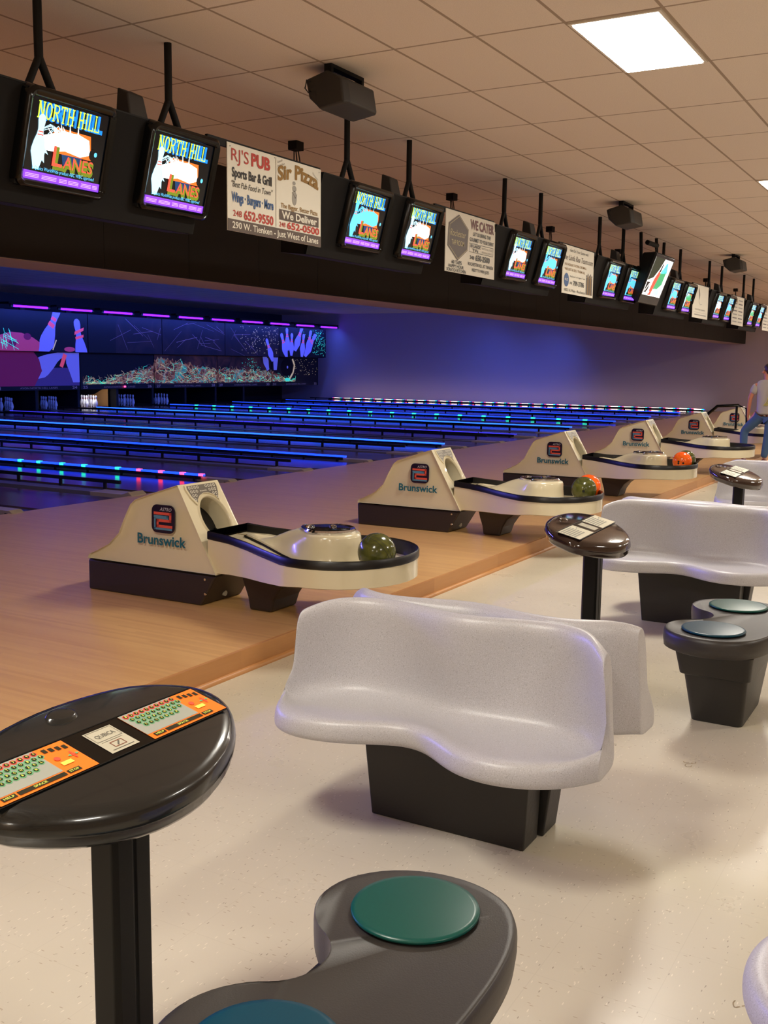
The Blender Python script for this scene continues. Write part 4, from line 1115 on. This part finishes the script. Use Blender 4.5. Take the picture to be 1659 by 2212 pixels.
# ============================================================ STOOLS
def smooth_closed(pts, n=3):
    o = []
    for i in range(len(pts)):
        p0, p1, p2, p3 = pts[i-1], pts[i], pts[(i+1) % len(pts)], pts[(i+2) % len(pts)]
        for j in range(n):
            s = j/n
            o.append(tuple(.5*((2*p1[d])+(-p0[d]+p2[d])*s+(2*p0[d]-5*p1[d]+4*p2[d]-p3[d])*s*s+(-p0[d]+3*p1[d]-3*p2[d]+p3[d])*s**3) for d in (0, 1)))
    return o
def stool(label, loc):
    t = thing('twin_stool', label, 'stool', loc, 0)
    half = [(0, .065), (.05, .075), (.09, .105), (.125, .155), (.18, .198), (.25, .218), (.33, .205), (.40, .155), (.445, .08), (.46, .0), (.45, -.08), (.41, -.155), (.34, -.205), (.25, -.235), (.15, -.25), (.05, -.255)]
    o = smooth_closed(half+[(-x, y) for x, y in reversed(half[1:])], 3)
    def L(k, z, dy=0): return [(x*k, (y+.02)*k-.02+dy, z) for x, y in o]
    b = MB(); b.loft([L(.93, .445), L(.965, .447), L(.985, .443), L(1.0, .428), L(1.0, .40), L(.985, .368), L(.93, .358), L(.86, .35)], 'stool')
    b.build('top', t, smooth=60)
    def rr(w, d, z, dy=-.02, r=.03):
        pts = []
        for cx, cy, a0 in ((w-r, d-r, 0), (-w+r, d-r, 90), (-w+r, -d+r, 180), (w-r, -d+r, 270)):
            for k in range(4): a = R(a0+30*k); pts.append((cx+r*math.cos(a), cy+dy+r*math.sin(a), z))
        return pts
    b = MB(); b.loft([rr(.21, .115, 0), rr(.29, .14, .235), rr(.31, .155, .24), rr(.36, .17, .36)], 'bench_base'); b.build('body', t, smooth=30, bevel=.004)
    for s, mt in ((1, 'pad'), (-1, 'pad2')):
        b = MB(); b.lathe([(.128, .448), (.136, .449), (.138, .453), (.136, .457), (.125, .458)], mt, 48, (s*.27, .0, 0))
        o_ = b.build('seat_disc', t, smooth=60)
        o_['label'] = 'green seat disc' if s == 1 else 'blue-green seat disc'
    return t
stool('black twin stool with two teal discs in the foreground, cut by the bottom edge', (1.575, .965, 0))
stool('black twin stool with two teal discs at the right edge, before the second bench', (4.925, .965, 0))

# ============================================================ CONSOLES
def console(label, loc, gloss, kind, rz=0, n=0):
    t = thing('bowler_console', label, 'console', loc, rz)
    mtl = gloss
    pts = [(-.33, .07), (-.29, .14), (-.18, .20), (-.03, .225), (.12, .222), (.25, .20), (.345, .15), (.392, .09), (.385, .02), (.34, -.04), (.24, -.11), (.11, -.16), (-.0, -.175), (-.11, -.165), (-.22, -.12), (-.31, -.05), (-.345, .01)]
    # smooth closed outline
    N_ = len(pts); o = []
    for i in range(N_):
        p0, p1, p2, p3 = pts[i-1], pts[i], pts[(i+1) % N_], pts[(i+2) % N_]
        for s in (0, .33, .66):
            q = []
            for d in (0, 1):
                q.append(.5*((2*p1[d])+(-p0[d]+p2[d])*s+(2*p0[d]-5*p1[d]+4*p2[d]-p3[d])*s*s+(-p0[d]+3*p1[d]-3*p2[d]+p3[d])*s**3))
            o.append(tuple(q))
    o.reverse()
    def S(x, y, d=0): return (x, y, .795+.25*y+d)    # the sloping top plane
    def L(k, d, flat=None):
        c = (.02, .02)
        return [(c[0]+(x-c[0])*k, c[1]+(y-c[1])*k, (S(0, c[1]+(y-c[1])*k, d)[2])) for x, y in o]
    b = MB(); b.loft([L(.86, .002), L(.93, -.002), L(.968, -.009), L(.988, -.02), L(1.0, -.036), L(.997, -.043), L(.978, -.046), L(.972, -.062), L(.94, -.072), L(.6, -.074)], mtl)
    b.build('top', t, smooth=70)
    # recessed tray line + keyboards
    def place(p, x, y, name, lab=None):
        ob = p.build(name, t); ob.location = S(x, y, .0045); ob.rotation_euler = (math.atan(.25), 0, 0)
        if lab: ob['label'] = lab
        return ob
    f = Pic(flat=True)
    f.rect(-.318, -.062, .338, .062, 'gloss', 0); f.ring(-.318, -.062, .338, .062, .003, 'post', 1); place(f, -.005, .037, 'keyboard_tray')
    for kx in (-.185, .222):
        p = Pic(flat=True); w, h = .122, .056
        if kind == 'orange':
            p.area([(-w, -h), (w, -h), (w, h), (-w, h)], 'kb_o', 2); p.area([(-w, -h+.022), (w*.38, -h+.022), (w*.38, h), (-w, h)], 'kb_s', 3)
            rows = ['1234567890', 'QWERTYUIOP', 'ASDFGHJKL', 'ZXCVBNM']
            for r_, row in enumerate(rows):
                for c_, ch in enumerate(row):
                    cx = -w+.014+c_*.0165+[0, .005, .009, .016][r_]; cy = h-.011-r_*.0155
                    p.oval(cx, cy, .0078, .0078, 'kb_r' if r_ == 0 else 'kb_g', 4, 12); p.oval(cx, cy, .0054, .0054, 'kb_k', 5, 10)
                    p.text(ch, cx-.0022, cy-.0028, cx+.0022, .006, 'kb_y', 6, .02, 0, None, 1)
            for k in range(4): p.rect(.060+k*.015, h-.022-k*.003, .070+k*.015, h-.008-k*.003, 'kb_k', 4)
            p.oval(.066, .005, .007, .007, 'kb_r', 5, 12)
            p.rect(.060, -.022, .088, -.010, 'kb_y', 5)
            for a in range(4):
                c_, s_ = math.cos(R(90*a)), math.sin(R(90*a)); p.area([(.104+.006*c_-.004*s_, 0+.006*s_+.004*c_), (.104+.006*c_+.004*s_, .006*s_-.004*c_), (.104+.015*c_, .015*s_)], 'kb_r' if a % 2 else 'kb_g', 5)
            p.oval(.104, 0, .005, .005, 'kb_r', 5, 8)
            p.rect(-w+.012, -h+.006, -w+.045, -h+.018, 'kb_k', 4); p.text('HELP', -w+.016, -h+.009, -w+.041, .006, 'kb_y', 5, .02)
            p.rect(-w+.050, -h+.006, .045, -h+.018, 'kb_k', 4); p.text('SPACE', -.035, -h+.009, -.003, .006, 'kb_y', 5, .02)
            p.rect(.050, -h+.006, .082, -h+.018, 'kb_k', 4); p.text('STOP', .054, -h+.009, .078, .006, 'kb_y', 5, .02)
        else:
            p.rect(-w, -h, w, h, 'kb_w', 2)
            for r_ in range(6):
                p.rect(-w+.012, h-.016-r_*.014, w*.45, h-.008-r_*.014, 'kb_w2', 3)
            for k in range(5): p.rect(-w+.03+k*.028, -h+.012, -w+.0315+k*.028, h-.006, 'kb_w', 4)
            p.path([(.07, .02), (.1, .03), (.11, .01)], .004, 'kb_w2', 3)
        place(p, kx-.01, .036, 'keyboard')
    p = Pic(flat=True); p.rect(-.04, -.045, .04, .045, 'lbl', 2)
    p.ring(-.036, .002, .036, .042, .001, 'lbl_k', 3)
    if kind == 'orange':
        p.text('QUBICA', -.026, .014, .028, .012, 'lbl_k', 3, .01); p.rect(-.03, -.004, .03, -.003, 'lbl_k', 3)
        p.ring(-.016, -.030, .018, -.010, .002, 'lbl_r', 3); p.line(-.004, -.026, .008, -.013, .004, 'lbl_k', 3); p.rect(-.03, -.038, .03, -.036, 'lbl_k', 3)
    place(p, .015, .036, 'label_plate')
    b = MB(); b.loft([[S(.0+.045*math.cos(R(a)), .165+.03*math.sin(R(a)), -.006) for a in range(0, 360, 20)], [S(.0+.036*math.cos(R(a)), .165+.022*math.sin(R(a)), .008) for a in range(0, 360, 20)], [S(.0+.03*math.cos(R(a)), .165+.018*math.sin(R(a)), .009) for a in range(0, 360, 20)]], mtl)
    b.build('speaker_dome', t, smooth=60)
    b = MB()
    w, d = .046, .038
    pr = [(-w-.012, -d+.01), (-w, -d), (-.004, -d), (.0, -d+.004), (.004, -d), (w, -d), (w+.006, -d+.006), (w+.006, d-.006), (w, d), (-w, d), (-w-.012, d-.01)]
    b.loft([[(x, y, z) for x, y in pr] for z in (.02, .722)], 'post'); b.build('post', t, bevel=.003)
    b = MB(); b.box(-.10, .10, -.09, .09, 0, .02, 'post'); b.build('foot_plate', t, bevel=.008)
    return t
console('black carbon-look bowler console with two orange keyboards, in the left foreground', (1.535, 1.505, 0), 'weave', 'orange')
console('brown gloss bowler console on a black post before the second bench', (4.975, 1.635, 0), 'brown_gloss', 'white', R(3))
console('brown gloss bowler console on a black post before the third bench', (8.40, 1.61, 0), 'brown_gloss', 'white', R(2))
console('black console top showing just above the third bench', (11.85, 1.62, 0), 'brown_gloss', 'white')

# ============================================================ PERSON
def skin_mesh(name, joints, edges, root, mt, parent, sub=2):
    me = bpy.data.meshes.new(name); me.from_pydata([j[:3] for j in joints], edges, [])
    o = bpy.data.objects.new(name, me); col.objects.link(o)
    sk = o.modifiers.new('skin', 'SKIN'); sb = o.modifiers.new('sub', 'SUBSURF'); sb.levels = sub; sb.render_levels = sub
    me.skin_vertices  # layer made by the modifier
    if not me.skin_vertices: bpy.context.view_layer.objects.active = o
    for i, j in enumerate(joints):
        rx, ry = (j[3], j[4]) if len(j) > 4 else (j[3], j[3])
        me.skin_vertices[0].data[i].radius = (rx, ry)
        me.skin_vertices[0].data[i].use_root = (i == root)
    sk.use_smooth_shade = True; sk.branch_smoothing = .4
    me.materials.append(M[mt])
    dg = bpy.context.evaluated_depsgraph_get(); dg.update()
    nm = bpy.data.meshes.new_from_object(o.evaluated_get(dg))
    o.modifiers.clear(); o.data = nm
    for p in nm.polygons: p.use_smooth = True
    if not nm.materials: nm.materials.append(M[mt])
    o.parent = parent
    return o
pr = thing('person', 'person in grey t-shirt and blue jeans, back turned, left knee bent, at right edge', 'person', (17.25, 0, .1205), 0)
# joints in metres, local: x forward (away from the camera), y to the person's left, z up from the approach
J = dict(pel=(0, 2.96, .86), sp1=(0, 2.97, 1.0), chest=(.0, 2.98, 1.15), neckb=(.01, 2.98, 1.29), neck=(.02, 2.98, 1.35), head1=(.03, 2.985, 1.415), head2=(.03, 2.98, 1.475),
         shL=(.0, 3.14, 1.245), elL=(-.01, 3.215, 1.03), wrL=(.03, 3.24, .82), haL=(.05, 3.245, .745), shR=(.0, 2.81, 1.245), elR=(.05, 2.70, 1.06), wrR=(.2, 2.68, .92), haR=(.27, 2.68, .90),
         hpL=(.0, 3.05, .83), knL=(.06, 3.29, .50), anL=(-.10, 3.25, .10), hpR=(.0, 2.88, .83), knR=(.0, 2.91, .47), anR=(-.02, 2.955, .08))
names = ['pel', 'sp1', 'chest', 'neckb', 'neck', 'head1', 'head2', 'shL', 'elL', 'wrL', 'haL', 'shR', 'elR', 'wrR', 'haR', 'hpL', 'knL', 'anL', 'hpR', 'knR', 'anR']
rad = dict(pel=(.10, .13), sp1=(.085, .11), chest=(.09, .13), neckb=(.06, .07), neck=(.048, .048), head1=(.062, .058), head2=(.074, .066), shL=(.05, .05), elL=(.037, .037), wrL=(.026, .026), haL=(.034, .018),
           shR=(.05, .05), elR=(.037, .037), wrR=(.026, .026), haR=(.03, .02), hpL=(.08, .08), knL=(.055, .055), anL=(.035, .035), hpR=(.08, .08), knR=(.055, .055), anR=(.035, .035))
E = [('pel', 'sp1'), ('sp1', 'chest'), ('chest', 'neckb'), ('neckb', 'neck'), ('neck', 'head1'), ('head1', 'head2'), ('chest', 'shL'), ('shL', 'elL'), ('elL', 'wrL'), ('wrL', 'haL'), ('chest', 'shR'), ('shR', 'elR'), ('elR', 'wrR'), ('wrR', 'haR'),
     ('pel', 'hpL'), ('hpL', 'knL'), ('knL', 'anL'), ('pel', 'hpR'), ('hpR', 'knR'), ('knR', 'anR')]
# fingers: five short chains from each hand
joints = [J[n]+rad[n] for n in names]; edges = [(names.index(a), names.index(b_)) for a, b_ in E]
for hand, base, dirv, side in (('haL', J['haL'], Vector((.15, .02, -1)).normalized(), Vector((1, .1, .1)).normalized()), ('haR', J['haR'], Vector((1, .05, -.25)).normalized(), Vector((0, 1, .1)).normalized())):
    hi_ = names.index(hand)
    for k, (off, ln) in enumerate(((-.026, .062), (-.009, .074), (.009, .07), (.026, .052))):
        a = Vector(base)+side*off+dirv*.032; m_ = a+dirv*ln*.5; e_ = m_+dirv*ln*.42+Vector((.012, -.012, .004))
        i0 = len(joints); joints += [tuple(a)+(.0095, .0095), tuple(m_)+(.0085, .0085), tuple(e_)+(.0072, .0072)]; edges += [(hi_, i0), (i0, i0+1), (i0+1, i0+2)]
    a = Vector(base)+side*.04-dirv*.01; e_ = a+dirv*.035+side*.012
    i0 = len(joints); joints += [tuple(a)+(.011, .011), tuple(e_)+(.009, .009)]; edges += [(hi_, i0), (i0, i0+1)]
body = skin_mesh('body', joints, edges, 0, 'skin', pr)
# face turned to the person's left: nose, ears
# hair: cap and bun
bm = bmesh.new(); bmesh.ops.create_uvsphere(bm, u_segments=24, v_segments=16, radius=1)
for v in bm.verts:
    d = v.co.copy(); v.co = Vector((d.x*.09, d.y*.08, d.z*.102))
    if d.y > .25 and d.z < .35: v.co.y *= .70; v.co.x *= .9      # leaves the face on the left side free
    if d.z < -.3: v.co *= .8
    v.co += Vector((.015, 2.965, 1.475))
bmesh.ops.create_uvsphere(bm, u_segments=14, v_segments=10, radius=.036, matrix=Matrix.Translation((-.05, 2.93, 1.53)))
me = bpy.data.meshes.new('hair'); bm.to_mesh(me); bm.free(); me.materials.append(M['hair']); me.shade_smooth()
o = bpy.data.objects.new('hair', me); col.objects.link(o); o.parent = pr
for nm, c_, r_, mt in (('nose', (.055, 3.055, 1.435), (.012, .018, .016), 'skin'), ('ear', (-.01, 3.035, 1.44), (.016, .012, .026), 'skin'), ('eye', (.075, 3.04, 1.465), (.008, .008, .006), 'hole'), ('mouth', (.07, 3.04, 1.40), (.014, .010, .006), 'ink_m')):
    bm = bmesh.new(); bmesh.ops.create_uvsphere(bm, u_segments=12, v_segments=8, radius=1, matrix=Matrix.Translation(c_) @ Matrix.Diagonal((*r_, 1)))
    me = bpy.data.meshes.new(nm); bm.to_mesh(me); bm.free(); me.materials.append(M[mt]); me.shade_smooth(); o = bpy.data.objects.new(nm, me); col.objects.link(o); o.parent = pr
# t-shirt
tj = [(0, 2.965, .77, .15, .18), (0, 2.97, .95, .125, .155), (0, 2.98, 1.13, .125, .17), (.0, 2.98, 1.265, .10, .15), (0, 3.115, 1.235, .088, .088), (-.005, 3.19, 1.09, .066, .066), (0, 2.84, 1.235, .088, .088), (.02, 2.77, 1.10, .066, .066), (.01, 2.98, 1.325, .06, .075)]
skin_mesh('t_shirt', tj, [(0, 1), (1, 2), (2, 3), (3, 4), (4, 5), (3, 6), (6, 7), (3, 8)], 1, 'tee', pr)
b = MB()
for k in range(3): b.tube([(-.135, 2.90-k*.028, 1.20-k*.01), (-.142, 2.915-k*.028, 1.08), (-.135, 2.945-k*.03, .98), (-.13, 2.99-k*.02, .92)], .006, 'tee_y', 6)
b.build('shirt_print', pr, smooth=60)
# jeans
jj = [(0, 2.965, .84, .12, .15), (0, 3.04, .76, .10, .10), (.03, 3.17, .63, .086, .086), (.06, 3.295, .50, .072, .072), (-.03, 3.27, .28, .06, .06), (-.09, 3.255, .12, .055, .055),
      (0, 2.885, .76, .10, .10), (0, 2.90, .62, .085, .085), (0, 2.915, .46, .07, .07), (-.01, 2.94, .26, .06, .06), (-.02, 2.955, .09, .058, .058)]
skin_mesh('jeans', jj, [(0, 1), (1, 2), (2, 3), (3, 4), (4, 5), (0, 6), (6, 7), (7, 8), (8, 9), (9, 10)], 0, 'jean', pr)
for (x, y) in ((-.08, 3.255), (0, 2.958)):
    b = MB()
    def sl(z, k): return [(x+.03+(.135*k)*math.cos(R(a)), y+.045*k*math.sin(R(a)), z) for a in range(0, 360, 24)]
    b.loft([sl(0, .95), sl(.02, 1), sl(.05, .9), sl(.08, .55)], 'shoe'); b.build('shoe', pr, smooth=60)
